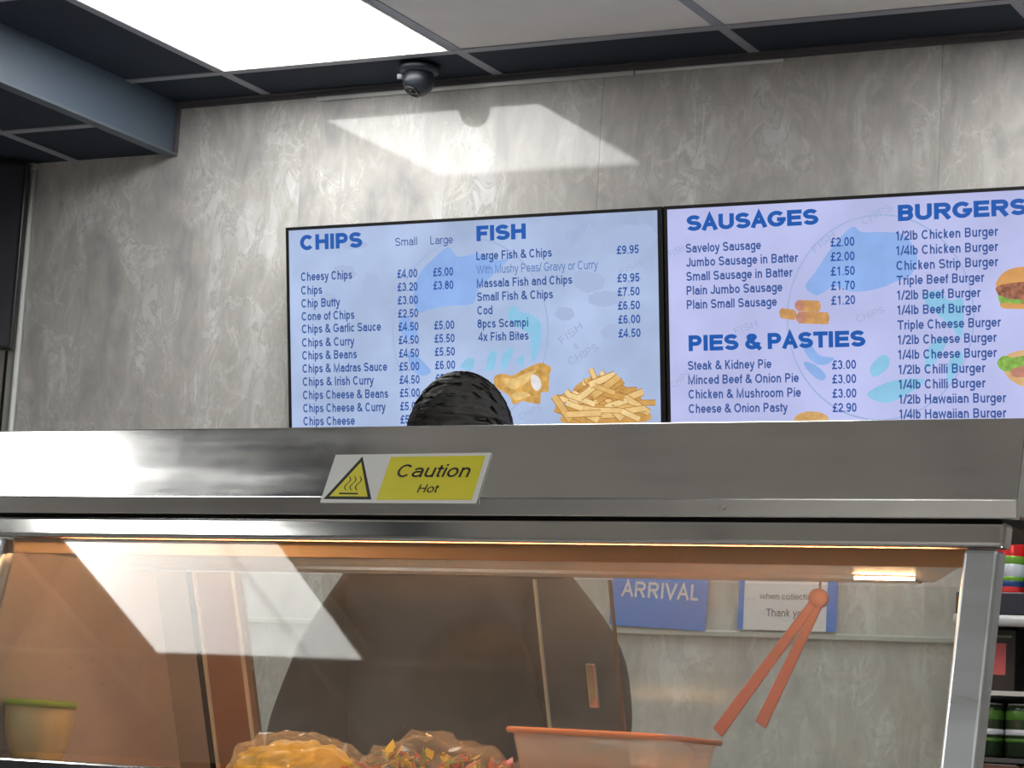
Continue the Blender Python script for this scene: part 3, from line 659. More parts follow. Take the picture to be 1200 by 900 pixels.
F2.ptext('PIES & PASTIES', 807.3, 411.6, 1014.5, 18.5, C_HEAD, t2, 'heading_lettering', bold=0.058)
F2.ptext('BURGERS', 1052.5, 259.3, 1204, 19, C_HEAD, t2, 'heading_lettering', bold=0.058)
U0 = F2.uv(804, 296)[0]
for s, y_, xr in [('Saveloy Sausage', 296.3, 892), ('Jumbo Sausage in Batter', 312.8, 935.5), ('Small Sausage in Batter', 329.3, 929), ('Plain Jumbo Sausage', 345.8, 917), ('Plain Small Sausage', 362.3, 910.5), ('Steak & Kidney Pie', 433.7, 904), ('Minced Beef & Onion Pie', 450.5, 936), ('Chicken & Mushroom Pie', 467.3, 938.5), ('Cheese & Onion Pasty', 484.2, 923)]:
    F2.ptext(s, 804 + (y_ - 296) * .016, y_, xr, 10.6, C_ITEM, t2, 'item_lettering', u=U0, bold=0.024)
for s, y_ in [('£2.00', 289.2), ('£2.00', 306.2), ('£1.50', 323.3), ('£1.70', 340.3), ('£1.20', 357.4), ('£3.00', 432.8), ('£3.00', 449.5), ('£3.00', 466.3), ('£2.90', 483)]:
    x_ = 973.5 + (y_ - 289) * .013; F2.ptext(s, x_, y_, x_ + 28, 10.6, C_PRICE, t2, 'price_lettering', bold=0.024)
U0 = F2.uv(1050, 282.5)[0]
for k, (s, xr) in enumerate([('1/2lb Chicken Burger', 1170), ('1/4lb Chicken Burger', 1170), ('Chicken Strip Burger', 1170), ('Triple Beef Burger', 1153.5), ('1/2lb Beef Burger', 1149), ('1/4lb Beef Burger', 1149.5), ('Triple Cheese Burger', 1172.5), ('1/2lb Cheese Burger', 1167.5), ('1/4lb Cheese Burger', 1167.5), ('1/2lb Chilli Burger', 1154), ('1/4lb Chilli Burger', 1154), ('1/2lb Hawaiian Burger', 1178), ('1/4lb Hawaiian Burger', 1178)]):
    y_ = 282 + 17.4 * k; F2.ptext(s, 1050 + k * .2, y_, xr, 11, C_ITEM, t2, 'item_lettering', u=U0, bold=0.024)
SAU = screen_mat('picture_sausage', srgb(196, 146, 92), var=0.2, scale=70); SAUE = screen_mat('picture_sausage_end', srgb(188, 130, 112), var=0.15, scale=90); PAS = screen_mat('picture_pastry', srgb(206, 164, 104), var=0.2, scale=60)
def capsule(F, x0, y0, x1, y1, r_, m_, e, parent, name):
    a = math.atan2(y1 - y0, x1 - x0); pts = []
    for i in range(9): tt = a + math.pi / 2 + math.pi * i / 8; pts.append((x0 + r_ * .6 * math.cos(tt), y0 + r_ * math.sin(tt)))
    for i in range(9): tt = a - math.pi / 2 + math.pi * i / 8; pts.append((x1 + r_ * .6 * math.cos(tt), y1 + r_ * math.sin(tt)))
    F.poly(pts, m_, parent, name, e)
capsule(F2, 917, 367, 930, 369, 6, SAU, .0007, t2, 'sausage_picture'); capsule(F2, 937, 358, 958, 359, 6.5, SAU, .0008, t2, 'sausage_picture'); F2.poly(blob(937, 358, 5.5, 6, j=.03), SAUE, t2, 'sausage_picture', .0009)
capsule(F2, 938, 372, 968, 373, 7, SAU, .001, t2, 'sausage_picture'); F2.poly(blob(939, 372, 6, 6.5, j=.03), SAUE, t2, 'sausage_picture', .0011)
F2.poly(blob(951, 494, 21, 12, j=.03, seed=4), PAS, t2, 'pasty_picture', .0007)
BUN = screen_mat('picture_bun', srgb(212, 156, 92), var=0.12, scale=30); MEAT = screen_mat('picture_filling', srgb(150, 98, 76), var=0.5, scale=110); LETT = screen_mat('picture_lettuce', srgb(132, 172, 78), var=0.35, scale=110); BREAD = screen_mat('picture_bread', srgb(214, 172, 124), var=0.12, scale=50)
F2.poly([(1168, 336), (1171, 325), (1180, 317), (1194, 313), (1212, 314), (1226, 322), (1232, 336), (1210, 332), (1190, 332)], BUN, t2, 'burger_picture', .0007)
F2.poly([(1168, 336), (1190, 331), (1210, 331), (1232, 336), (1234, 352), (1212, 358), (1190, 358), (1174, 356), (1170, 346)], MEAT, t2, 'burger_picture', .0008)
F2.poly([(1170, 346), (1182, 350), (1200, 352), (1190, 358), (1174, 357)], LETT, t2, 'burger_picture', .0009)
F2.poly([(1174, 355), (1200, 356), (1226, 352), (1224, 362), (1190, 362), (1175, 361)], BUN, t2, 'burger_picture', .001)
F2.poly([(1176, 420), (1190, 412), (1216, 410), (1240, 420), (1240, 446), (1210, 454), (1188, 448), (1176, 434)], BREAD, t2, 'burger_picture', .0007)
F2.poly([(1169, 424), (1176, 417), (1188, 419), (1200, 417), (1214, 422), (1210, 434), (1196, 430), (1184, 436), (1172, 432)], LETT, t2, 'burger_picture', .0008)
F2.poly([(1184, 434), (1200, 429), (1216, 432), (1210, 440), (1190, 442)], SAUE, t2, 'burger_picture', .0009)

# ------------------------------------------------------------------ notices on the wall behind the counter
PB = mat('notice_blue', srgb(40, 124, 214), 0.4, var=0.05); PW = mat('notice_white', srgb(224, 220, 222), 0.5, var=0.02); PT = mat('notice_print_grey', srgb(110, 104, 108), 0.5); PL = mat('notice_print_pale', srgb(222, 228, 232), 0.5)
def notice(x0, x1, z0, z1, label, bgm, rotd=0):
    t = empty('wall_notice', ((x0 + x1) / 2, -0.003, z0), label, 'notice')
    a = R(rotd); U = Vector((math.cos(a), 0, math.sin(a))); V = Vector((math.sin(a), 0, -math.cos(a)))
    F = Face(Vector((x0, -0.0125, z1)), U, V, Vector((0, -1, 0)))
    w_, h_ = x1 - x0, z1 - z0
    obj('backing_board', prism(new(), [F.pt(0, 0), F.pt(w_, 0), F.pt(w_, h_), F.pt(0, h_)], (0, 0.0015, 0)), bgm, t)
    return t, F, w_, h_
t, F, w_, h_ = notice(0.937, 1.150, 1.408, 1.556, 'blue wall notice lettered ARRIVAL seen through the cabinet glass', PB, -2)
F.text('ARRIVAL', 0.022, 0.088, 0.193, 0.032, PL, t, 'notice_lettering', eps=.0006, bold=0.02)
t, F, w_, h_ = notice(1.215, 1.424, 1.406, 1.556, 'white wall notice with blue side borders reading Thank you, seen through glass', PW)
for a, b_ in ((0, 0.012), (w_ - 0.022, w_)):
    F.poly([(a, 0), (b_, 0), (b_, h_), (a, h_)], PB, t, 'border', .0005, px=False)
F.text('when collecting', 0.045, 0.088, 0.165, 0.012, PT, t, 'notice_lettering', eps=.0006)
F.text('Thank you', 0.06, 0.122, 0.145, 0.015, PT, t, 'notice_lettering', eps=.0006, bold=0.01)

# ------------------------------------------------------------------ heated display cabinets
T15 = math.tan(R(15)); S15, C15 = math.sin(R(15)), math.cos(R(15)); T20 = math.tan(R(20))
fy = lambda z: -2.2 - (1.3547 - z) * T15           # front glass plane
by = lambda z: -1.88 + (1.345 - z) * T20           # sliding door plane
HB = 1.3866; FOLD = 1.4066; SH = 1.075
def front(z, e=0.0): return fy(z) - e / C15
def tilt_bar(x0, x1, z0, z1, th, bev, e=0.004):
    """bar lying on the sloping front, z0 lower edge, thickness th"""
    return px_yz([(front(z1, e), z1), (front(z0, e), z0), (front(z0, e) + th, z0), (front(z1, e) + th, z1)], x0, x1, bev=bev)

def cabinet(x0, x1, label, right_end_glass):
    t = empty('heated_display_cabinet', ((x0 + x1) / 2, -2.0, 0.0), label, 'display cabinet', 'heated food cabinets under the steel hood')
    obj('top_rail', tilt_bar(x0, x1 + 0.003, 1.3572, 1.3838, 0.03, 0.005), M['steel_pol'], t)
    o = obj('inner_rail', tilt_bar(x0 + 0.0385, x1 - 0.0392, 1.3372, 1.3565, 0.006, 0.0005, e=-0.0095), M['rail_glow'], t)
    for a in (x0 + 0.0005, x1 - 0.0385):
        obj('post', tilt_bar(a, a + 0.037, 0.98, 1.3545, 0.03, 0.0045), M['steel_post'], t)
    obj('front_glass', tilt_bar(x0 + 0.0385, x1 - 0.0392, SH + 0.02, 1.3555, 0.004, 0, e=-0.004), M['glass'], t)
    obj('bottom_rail', tilt_bar(x0 + 0.0385, x1 - 0.0392, SH - 0.06, SH + 0.012, 0.03, 0.003), M['steel_pol'], t)
    # roof plate of the warming space, trough for the heat lamps
    obj('roof_plate', prism(new(), [(x0 + .01, -2.135, 1.3475), (x1 - .055, -2.135, 1.3475), (x1 - .17, -1.885, 1.3475), (x0 + .01, -1.885, 1.3475)], (0, 0, .008)), M['steel_in'], t)
    obj('lamp_trough', px_yz([(-1.965, 1.3473), (-1.955, 1.344), (-1.905, 1.344), (-1.895, 1.3473)], x0 + 0.06, x1 - 0.18, bev=0.0006), M['steel_in'], t)
    # a short lamp shows under the trough; the long ones sit behind the top rail, above the lip of the roof plate
    obj('heat_lamp', tube(new(), (x1 - 0.235, -1.975, 1.3435), (x1 - 0.165, -1.975, 1.3435), 0.0018, 12), M['heat'], t, smooth=True)
    obj('heat_lamp', tube(new(), (x0 + 0.08, -2.150, 1.3455), (x1 - 0.08, -2.150, 1.3455), 0.0026, 12), M['heat'], t, smooth=True)
    obj('shelf', px_yz([(front(SH) + 0.01, SH), (by(SH), SH), (by(SH), SH - 0.02), (front(SH - .02) + 0.01, SH - 0.02)], x0 + 0.035, x1 - 0.035), M['steel_in'], t)
    ends = lambda a, b_: px_yz([(-2.188, 1.3445), (fy(SH) + 0.016, SH + 0.001), (by(SH) + 0.01, SH + 0.001), (-1.88, 1.3445)], a, b_)
    obj('end_panel', ends(x0 + 0.028, x0 + 0.034), M['end'], t)
    if not right_end_glass: obj('end_panel', ends(x1 - 0.034, x1 - 0.028), M['steel_in'], t)
    # rear corner post and sliding doors
    sl = lambda a, b_, off, th, z0=SH + 0.002, z1=1.344: px_yz([(by(z1) + off, z1), (by(z0) + off, z0), (by(z0) + off + th, z0), (by(z1) + off + th, z1)], a, b_)
    obj('rear_panel', sl(x0 + 0.036, x0 + 0.086, 0.0, 0.006), M['steel_in'], t)
    obj('door_seal', sl(x0 + 0.0865, x0 + 0.103, -0.001, 0.012), M['rubber'], t)
    obj('door_stile', sl(x0 + 0.1035, x0 + 0.172, -0.010, 0.018), M['bronze'], t)
    for a in (x0 + 0.104, x0 + 0.166): obj('stile_edge', sl(a, a + 0.005, -0.013, 0.003), M['glass_edge'], t)
    xm = x0 + 0.606
    d = obj('sliding_door', sl(x0 + 0.1725, xm + 0.107, 0.0, 0.005), M['glass_back'], t)
    obj('glass_edge', sl(xm + 0.1072, xm + 0.1105, 0.0, 0.005), M['glass_edge_dk'], d)
    d = obj('sliding_door', sl(xm, x1 - 0.15, 0.014, 0.005), M['glass_back'], t)
    obj('glass_edge', sl(xm - 0.0035, xm - 0.0002, 0.014, 0.005), M['glass_edge'], d)
    z0, z1 = 1.188, 1.242
    h = px_yz([(by(z1) - 0.008, z1), (by(z0) - 0.008, z0), (by(z0) + 0.0, z0), (by(z1) + 0.0, z1)], xm + 0.068, xm + 0.080, bev=0.002)
    obj('door_handle', h, M['white_plastic'] if False else M['steel_pol'], d)
    # body below the shelf
    obj('base_panel', px_yz([(front(SH - 0.062) + 0.006, SH - 0.062), (-2.30, 0.95), (-2.30, 0.08), (-1.70, 0.08), (-1.70, SH - 0.022), (by(SH), SH - 0.022)], x0, x1, bev=0.002, segs=1), M['steel'], t)
    obj('plinth', bx(x0 + 0.01, x1 - 0.01, -2.26, -1.72, 0.0, 0.079), M['rubber'], t)
    return t
CX0, CX1 = 1.0905, 2.3925
cab = cabinet(CX0, CX1, 'heated display cabinet filling the lower frame, with sloping front glass', True)
cab2 = cabinet(CX0 - 1.305, CX0 - 0.003, 'neighbouring heated display cabinet beyond the left edge of the frame', False)
cab['label'] = 'heated display cabinet under the caution sign, holding the trays of food'

# stainless hood running along both cabinets
HL = -0.25; HR = 2.4075; HT = 1.4936; TH, SH_, CH_A = math.tan(R(16.5)), math.sin(R(16.5)), math.cos(R(16.5)); hy = lambda z: -2.2 + (z - FOLD) * TH
t = empty('steel_hood', ((HL + HR) / 2, -2.0, HB), 'long stainless steel hood across the top of the heated cabinets', 'hood')
prof = [(hy(HT), HT), (-2.2, FOLD), (-2.2, HB), (-2.188, HB), (-2.188, HB + 0.004), (-1.96, HB + 0.004), (-1.96, HT)]
b = px_yz(prof, HL, HR, bev=0.0014, segs=3)
obj('casing', b, M['steel'], t, smooth=False)
for p in t.children[0].data.polygons: p.use_smooth = False
obj('underside_seal', bx(HL + 0.01, HR - 0.02, -2.184, -1.965, HB - 0.0022, HB + 0.0038), M['rubber'], t)
b = new()
for k in (0, 1):
    lathe(b, [(0.0, 0.0), (0.0028, 0.0004), (0.0022, 0.0012)][1:], (2.083 + k * 0.004, -2.2, 1.397), 10, axis=(0, -1, 0))
obj('rivet', b, M['steel_pol'], t)

# caution sign stuck to the hood
t = empty('caution_sign', (1.69, -2.2, 1.4), 'yellow and white slanted Caution Hot sticker on the steel hood', 'sign')
NH = Vector((0, -CH_A, SH_)); FH = Face(Vector((1.6, -2.2012, FOLD)) + NH * 0.0012, Vector((1, 0, 0)), Vector((0, -SH_, -CH_A)), NH)
SW = mat('sign_white', srgb(228, 230, 228), 0.3, var=0.01); SY = mat('sign_yellow', srgb(226, 218, 52), 0.35, var=0.02); SK = mat('sign_black', srgb(16, 14, 10), 0.4)
q4 = [FH.uv(*p) for p in ((393.5, 533), (575.5, 530.5), (557.5, 590), (375, 589))]
obj('sign_plate', prism(new(), [FH.pt(*p, -0.0016) for p in q4], NH * 0.0018), SW, t)
FH.poly([(458.5, 535.5), (569, 534), (553, 586), (441, 586)], SY, t, 'yellow_panel', .0004)
FH.poly([(425, 535), (435.5, 585.5), (379, 585)], SK, t, 'warning_triangle', .0004)
FH.poly([(423.5, 541.5), (431, 582.2), (386.5, 581.8)], SY, t, 'triangle_face', .0006)
FH.poly([(398, 577.6), (420, 577.9), (419.8, 579.8), (397.5, 579.5)], SK, t, 'warning_symbol', .0008)
for k in range(3):
    x_ = 406 + k * 6.3; pts = []
    L_ = [(x_ + 2.6 * math.sin(i / 10 * 2 * math.pi) + (10 - i) * .35, 558.5 + (i) * 1.65) for i in range(11)][::1]
    b = new(); pv = None
    for (a, c_) in L_:
        u, v = FH.uv(a, c_); w2 = 0.0007
        A, B = b.verts.new(FH.pt(u - w2, v, .0008)), b.verts.new(FH.pt(u + w2, v, .0008))
        if pv: b.faces.new((pv[0], pv[1], B, A))
        pv = (A, B)
    obj('warning_symbol', b, SK, t)
FH.ptext('Caution', 465, 559.5, 551, 15, SK, t, 'sign_lettering', shear=0.22, bold=0.006, eps=.0008)
FH.ptext('Hot', 488.5, 577.5, 514, 9.6, SK, t, 'sign_lettering', shear=0.22, bold=0.004, eps=.0008)

# ------------------------------------------------------------------ food and tubs in the cabinet
CLR = bpy.data.materials.new('clear_food_plastic'); CLR.use_nodes = True
_n = CLR.node_tree.nodes['Principled BSDF']; _n.inputs['Base Color'].default_value = (0.95, 0.80, 0.68, 1); _n.inputs['Roughness'].default_value = 0.12; _n.inputs['Alpha'].default_value = 0.42; _n.inputs['Specular IOR Level'].default_value = 0.8
A0 = Vector((1.772, -2.085, 0)); UA = Vector((1, 0.02, 0)).normalized(); UB = Vector((-0.14, 1, 0)).normalized(); RZ = 1.1555
def rrect(o_, u, v, a, b_, r_, z, n=5):
    out = []
    for (cx, cy, s0) in ((a - r_, r_, -90), (a - r_, b_ - r_, 0), (r_, b_ - r_, 90), (r_, r_, 180)):
        for i in range(n + 1):
            t_ = R(s0 + 90 * i / n); out.append(o_ + u * (cx + r_ * math.cos(t_)) + v * (cy + r_ * math.sin(t_)) + Z * z)
    return out
def loft(bm, rings, cap=True):
    V = [[bm.verts.new(p) for p in r_] for r_ in rings]
    n = len(V[0])
    for k in range(len(V) - 1):
        for i in range(n): f = bm.faces.new((V[k][i], V[k][(i + 1) % n], V[k + 1][(i + 1) % n], V[k + 1][i])); f.smooth = True
    if cap: bm.faces.new(V[0][::-1])
    return bm
t = empty('food_tub', (1.87, -1.93, SH), 'clear plastic tub with rolled rim at the bottom centre of the cabinet', 'tub')
inset = lambda o_, d_: o_ + UA * d_ + UB * d_
b = loft(new(), [rrect(inset(A0, .022), UA, UB, .156, .266, .03, SH + .001), rrect(inset(A0, .012), UA, UB, .176, .286, .03, SH + .05), rrect(inset(A0, .006), UA, UB, .188, .298, .03, RZ - .004),
                 rrect(inset(A0, .008), UA, UB, .184, .294, .03, RZ - .004), rrect(inset(A0, .014), UA, UB, .172, .282, .03, SH + .05), rrect(inset(A0, .024), UA, UB, .152, .262, .03, SH + .004)])
obj('tub_body', b, CLR, t)
b = loft(new(), [rrect(inset(A0, .006), UA, UB, .188, .298, .03, RZ - .006), rrect(A0, UA, UB, .2, .31, .034, RZ - .006), rrect(inset(A0, -.002), UA, UB, .204, .314, .036, RZ - .002), rrect(A0, UA, UB, .2, .31, .034, RZ + .001), rrect(inset(A0, .006), UA, UB, .188, .298, .03, RZ + .0005), rrect(inset(A0, .006), UA, UB, .188, .298, .03, RZ - .0055)], cap=False)
obj('rim', b, mat('tub_rim_plastic', srgb(226, 150, 110), 0.12, spec=0.8, var=0.03), t)
b = new(); rr = random.Random(11)
o = None
SAUCE = mat('coral_sauce', srgb(214, 96, 70), 0.35, var=0.1, scale=40)
b = loft(new(), [rrect(inset(A0, .026), UA, UB, .148, .258, .028, SH + .006), rrect(inset(A0, .016), UA, UB, .168, .278, .028, SH + .045)]); b.faces.new([v for v in list(b.verts)[-24:]])
o = obj('tub_filling', b, SAUCE, t)

def crumple(cx, cy, rx, ry, h, n, seed, jag):
    rr = random.Random(seed); b = new(); bmesh.ops.create_icosphere(b, subdivisions=n, radius=1)
    from mathutils import noise
    for v in b.verts:
        p = v.co.copy(); k = 1 + jag * noise.noise(p * 3.1 + Vector((seed, 0, 0))) + jag * .7 * noise.noise(p * 8 + Vector((0, seed, 0))) + jag * .35 * noise.noise(p * 19)
        z = max(p.z, -0.25)
        v.co = Vector((cx + p.x * rx * k, cy + p.y * ry * k, SH + .001 + max(0, (z * k + 0.25)) / 1.25 * h))
    return b
t = empty('wrapped_food_packet', (1.49, -2.02, SH), 'yellow food packet in brown tinted film, left of the sparkling wrapped pile', 'food packet')
obj('wrapper', crumple(1.470, -2.03, .078, .08, .050, 5, 3, .14), mat('yellow_wrapper', srgb(240, 206, 40), 0.35, var=0.15, scale=25), t, smooth=True)
FILM = bpy.data.materials.new('crinkled_clear_film'); FILM.use_nodes = True
_n = FILM.node_tree.nodes['Principled BSDF']; _n.inputs['Base Color'].default_value = (0.95, 0.8, 0.6, 1); _n.inputs['Roughness'].default_value = 0.06; _n.inputs['Alpha'].default_value = 0.22; _n.inputs['Specular IOR Level'].default_value = 1.0
obj('film', crumple(1.470, -2.03, .084, .088, .060, 5, 8, .16), FILM, t, smooth=False)
t = empty('wrapped_salad_pile', (1.64, -2.03, SH), 'sparkling film wrapped pile of yellow, green and red food at bottom centre', 'food packet')
rr = random.Random(3)
cols = [('yellow_leaf', srgb(232, 206, 70)), ('green_leaf', srgb(128, 158, 52)), ('red_piece', srgb(206, 72, 50)), ('brown_piece', srgb(150, 92, 52))]
for q, (nm, c_) in enumerate(cols):
    b = new()
    for i in range(34):
        cx, cy = 1.660 + rr.uniform(-.07, .07), -2.03 + rr.uniform(-.07, .07); z = SH + .008 + rr.uniform(0, .040) * (1 - abs(cx - 1.660) / .14)
        d = Vector((rr.uniform(-1, 1), rr.uniform(-1, 1), rr.uniform(0.0, .9))).normalized(); L_ = rr.uniform(.014, .03)
        p = Vector((cx, cy, z)); w2 = rr.uniform(.003, .007)
        prism(b, [p, p + d * L_ * .5 + Vector((w2, 0, .002)), p + d * L_, p + d * L_ * .5 - Vector((w2, 0, 0))], (0, .0015, .0015))
    o = obj(nm, b, mat(nm, c_, 0.3, var=0.1), t); o['kind'] = 'stuff'
obj('film', crumple(1.664, -2.035, .092, .085, .064, 4, 21, .30), FILM, t, smooth=False)

# red tongs hanging by the rear doors
RED = mat('red_plastic', srgb(176, 128, 128), 0.45, var=0.05)
t = empty('red_tongs', (2.05, -1.89, 1.16), 'pair of red serving tongs hanging inside the cabinet behind the glass', 'tongs')
for a, c_ in (((2.088, -1.905, 1.325), (1.945, -1.845, 1.165)), ((2.092, -1.905, 1.322), (2.002, -1.850, 1.176))):
    A, B = Vector(a), Vector(c_); d = (B - A); s_ = d.cross(Vector((0, 1, 0))).normalized() * .0055
    obj('arm', prism(new(), [A - s_, B - s_ * 1.5, B + s_ * 1.5, A + s_], (0, -.004, 0), bev=.0015, segs=2), RED, t)
obj('hinge', tube(new(), (2.09, -1.913, 1.325), (2.09, -1.901, 1.325), .011, 14), RED, t, smooth=True)
obj('hook', tube(new(), (2.09, -1.907, 1.330), (2.09, -1.903, 1.346), .0015, 8), M['steel_pol'], t)
# green bowl at far left in the cabinet
t = empty('green_rimmed_bowl', (1.17, -2.14, SH), 'pale bowl with bright green rim at the left end of the cabinet', 'bowl')
lathe_b = lathe(new(), [(.018, SH + .001), (.030, SH + .004), (.040, SH + .04), (.043, SH + .075), (.041, SH + .075), (.037, SH + .04), (.026, SH + .008)], (1.172, -2.162, 0), 28)
obj('bowl_body', lathe_b, mat('translucent_bowl', srgb(196, 176, 130), 0.3), t, smooth=True)
obj('rim', lathe(new(), [(.0405, SH + .0755), (.045, SH + .0755), (.045, SH + .083), (.0405, SH + .083)], (1.172, -2.162, 0), 28), mat('green_rim', srgb(160, 190, 50), 0.3), t, smooth=True)

# rear preparation counter with a red bottle
t = empty('rear_counter', (1.2, -0.3, 0), 'steel preparation counter against the back wall behind the person', 'counter')
obj('worktop', bx(-0.4, 1.76, -0.55, -0.02, 0.90, 0.94, bev=0.004), M['steel'], t)
obj('cupboard', bx(-0.38, 1.74, -0.52, -0.03, 0.1, 0.899), M['steel'], t)
for a in (-0.30, 1.60): 
    for c_ in (-0.48, -0.1): obj('foot', tube(new(), (a, c_, 0), (a, c_, 0.0995), .02), M['steel_pol'], t)
def bottle(x_, y_, z_, label, body, sc_=1.0):
    t = empty('sauce_bottle', (x_, y_, z_), label, 'bottle', 'sauce bottles on the rear counter')
    obj('bottle_body', lathe(new(), [(.03 * sc_, z_ + .001), (.034 * sc_, z_ + .01), (.034 * sc_, z_ + .15 * sc_), (.02 * sc_, z_ + .18 * sc_)], (x_, y_, 0), 24), body, t, smooth=True)
    obj('nozzle', lathe(new(), [(.018 * sc_, z_ + .1805 * sc_), (.016 * sc_, z_ + .195 * sc_), (.004 * sc_, z_ + .235 * sc_)], (x_, y_, 0), 18), body, t, smooth=True)
REDB = mat('red_sauce_bottle', srgb(190, 34, 32), 0.35)

# ------------------------------------------------------------------ person behind the counter
def skin_chain(name, verts, edges, m, parent, sub=2, root=0):
    me = bpy.data.meshes.new(name); base = wloc(parent)
    me.from_pydata([Vector(v[:3]) - base for v in verts], edges, [])
    o = bpy.data.objects.new(name, me); COL.objects.link(o); o.parent = parent
    md = o.modifiers.new('skin', 'SKIN'); me.skin_vertices.new() if not me.skin_vertices else None
    for i, v in enumerate(verts):
        r_ = v[3]; sv = me.skin_vertices[0].data[i]; sv.radius = r_ if isinstance(r_, tuple) else (r_, r_); sv.use_root = (i == root)
    s_ = o.modifiers.new('sub', 'SUBSURF'); s_.levels = sub; s_.render_levels = sub
    md.use_smooth_shade = True
    me.materials.append(m); return o
PX, PY, PT_ = 1.1085, -1.0, 1.762
person = empty('person', (PX, PY, 0), 'person with short black hair in dark clothes standing behind the steel hood', 'person')
# facing the customers (-y); verts: x, y, z, radius
def P(dx, dy, z, r_): return (PX + dx, PY + dy, z, r_)
bodyv = [P(0, .02, .96, (.13, .10)), P(0, .01, 1.10, (.12, .09)), P(0, .01, 1.25, (.125, .09)), P(0, .02, 1.38, (.11, .075)), P(0, .02, 1.46, (.055, .05)), P(0, .0, 1.53, (.055, .055)),
         P(.155, .02, 1.415, .058), P(-.155, .02, 1.415, .058), P(.21, .03, 1.30, .047), P(-.21, .03, 1.30, .047), P(.25, .0, 1.14, .042), P(-.25, .0, 1.14, .042), P(.20, -.20, 1.06, .032), P(-.20, -.20, 1.06, .032), P(.185, -.245, 1.05, .028), P(-.185, -.245, 1.05, .028),
         P(.09, .02, .90, .095), P(-.09, .02, .90, .095), P(.10, .0, .50, .062), P(-.10, .0, .50, .062), P(.105, .03, .10, .042), P(-.105, .03, .10, .042), P(.11, -.12, .035, .034), P(-.11, -.12, .035, .034)]
bodye = [(0, 1), (1, 2), (2, 3), (3, 4), (4, 5), (3, 6), (3, 7), (6, 8), (7, 9), (8, 10), (9, 11), (10, 12), (11, 13), (12, 14), (13, 15), (0, 16), (0, 17), (16, 18), (17, 19), (18, 20), (19, 21), (20, 22), (21, 23)]
skin_chain('body', bodyv, bodye, M['skin'], person)
for s_ in (1, -1):   # hands: palm with five separate curled fingers
    hx = PX + .183 * s_; hy_ = PY - .262; hz = 1.045
    palm = [(hx, hy_ + .02, hz, .022), (hx - .006 * s_, hy_ - .045, hz - .004, (.034, .016))]
    skin_chain('hand', palm, [(0, 1)], M['skin'], person, 1)
    for k in range(4):
        fx = hx + (-.03 + .02 * k) * -s_; L_ = (.030, .036, .034, .026)[k]
        vv = [(fx, hy_ - .03, hz - .002, .0085), (fx, hy_ - .03 - L_, hz - .006, .0082), (fx, hy_ - .03 - L_ * 1.7, hz - .018, .0075), (fx, hy_ - .03 - L_ * 2.0, hz - .034, .0065)]
        skin_chain('finger', vv, [(0, 1), (1, 2), (2, 3)], M['skin'], person, 1)
    skin_chain('thumb', [(hx - .018 * s_, hy_ - .0, hz, .010), (hx - .045 * s_, hy_ - .028, hz - .008, .0095), (hx - .05 * s_, hy_ - .056, hz - .018, .008)], [(0, 1), (1, 2)], M['skin'], person, 1)
# shirt
shv = [P(0, .02, .90, (.19, .145)), P(0, .01, 1.10, (.19, .145)), P(0, .01, 1.25, (.20, .14)), P(0, .02, 1.375, (.185, .13)), P(0, .02, 1.455, (.10, .09)),
       P(.15, .02, 1.40, .088), P(-.15, .02, 1.40, .088), P(.222, .03, 1.30, .084), P(-.222, .03, 1.30, .084), P(.27, .0, 1.15, .076), P(-.27, .0, 1.15, .076), P(.225, -.12, 1.085, .048), P(-.225, -.12, 1.085, .048)]
skin_chain('shirt', shv, [(0, 1), (1, 2), (2, 3), (3, 4), (3, 5), (3, 6), (5, 7), (6, 8), (7, 9), (8, 10), (9, 11), (10, 12)], M['shirt'], person)
skin_chain('trousers', [P(0, .02, .94, (.165, .125)), P(.095, .02, .86, .105), P(-.095, .02, .86, .105), P(.10, .0, .50, .075), P(-.10, .0, .50, .075), P(.105, .03, .10, .06), P(-.105, .03, .10, .06)], [(0, 1), (0, 2), (1, 3), (2, 4), (3, 5), (4, 6)], M['trouser'], person)
for s_ in (1, -1):
    b = new(); box(b, PX + .105 * s_ - .045, PX + .105 * s_ + .045, PY - .20, PY + .085, 0.0, .075, bev=.025); obj('shoe', b, M['black_plastic'], person, smooth=True)
# head
from mathutils import noise as mnoise
hc = Vector((PX, PY - .012, PT_ - .125))
b = new(); bmesh.ops.create_uvsphere(b, u_segments=48, v_segments=36, radius=1)
for v in b.verts:
    p = v.co.copy(); x_, y_, z_ = p
    sx = .074 * (1 - .22 * max(0, -z_) ** 1.3); sy = .094; sz = .114
    if z_ < 0 and y_ > 0: sy *= 1 - .25 * (-z_)
    q = Vector((x_ * sx, y_ * sy, z_ * sz))
    g = lambda cx, cz, w2, h2: math.exp(-((q.x - cx) / w2) ** 2 - ((q.z - cz) / h2) ** 2) if y_ < 0 else 0
    q.y -= .020 * g(0, -.028, .011, .022) + .012 * g(0, -.038, .016, .009) - .007 * (g(.03, .0, .016, .010) + g(-.03, .0, .016, .010)) + .005 * g(0, .018, .05, .009) + .006 * g(0, -.066, .024, .008) + .007 * g(0, -.098, .026, .016)
    v.co = hc + q
obj('head', b, M['skin'], person, smooth=True)
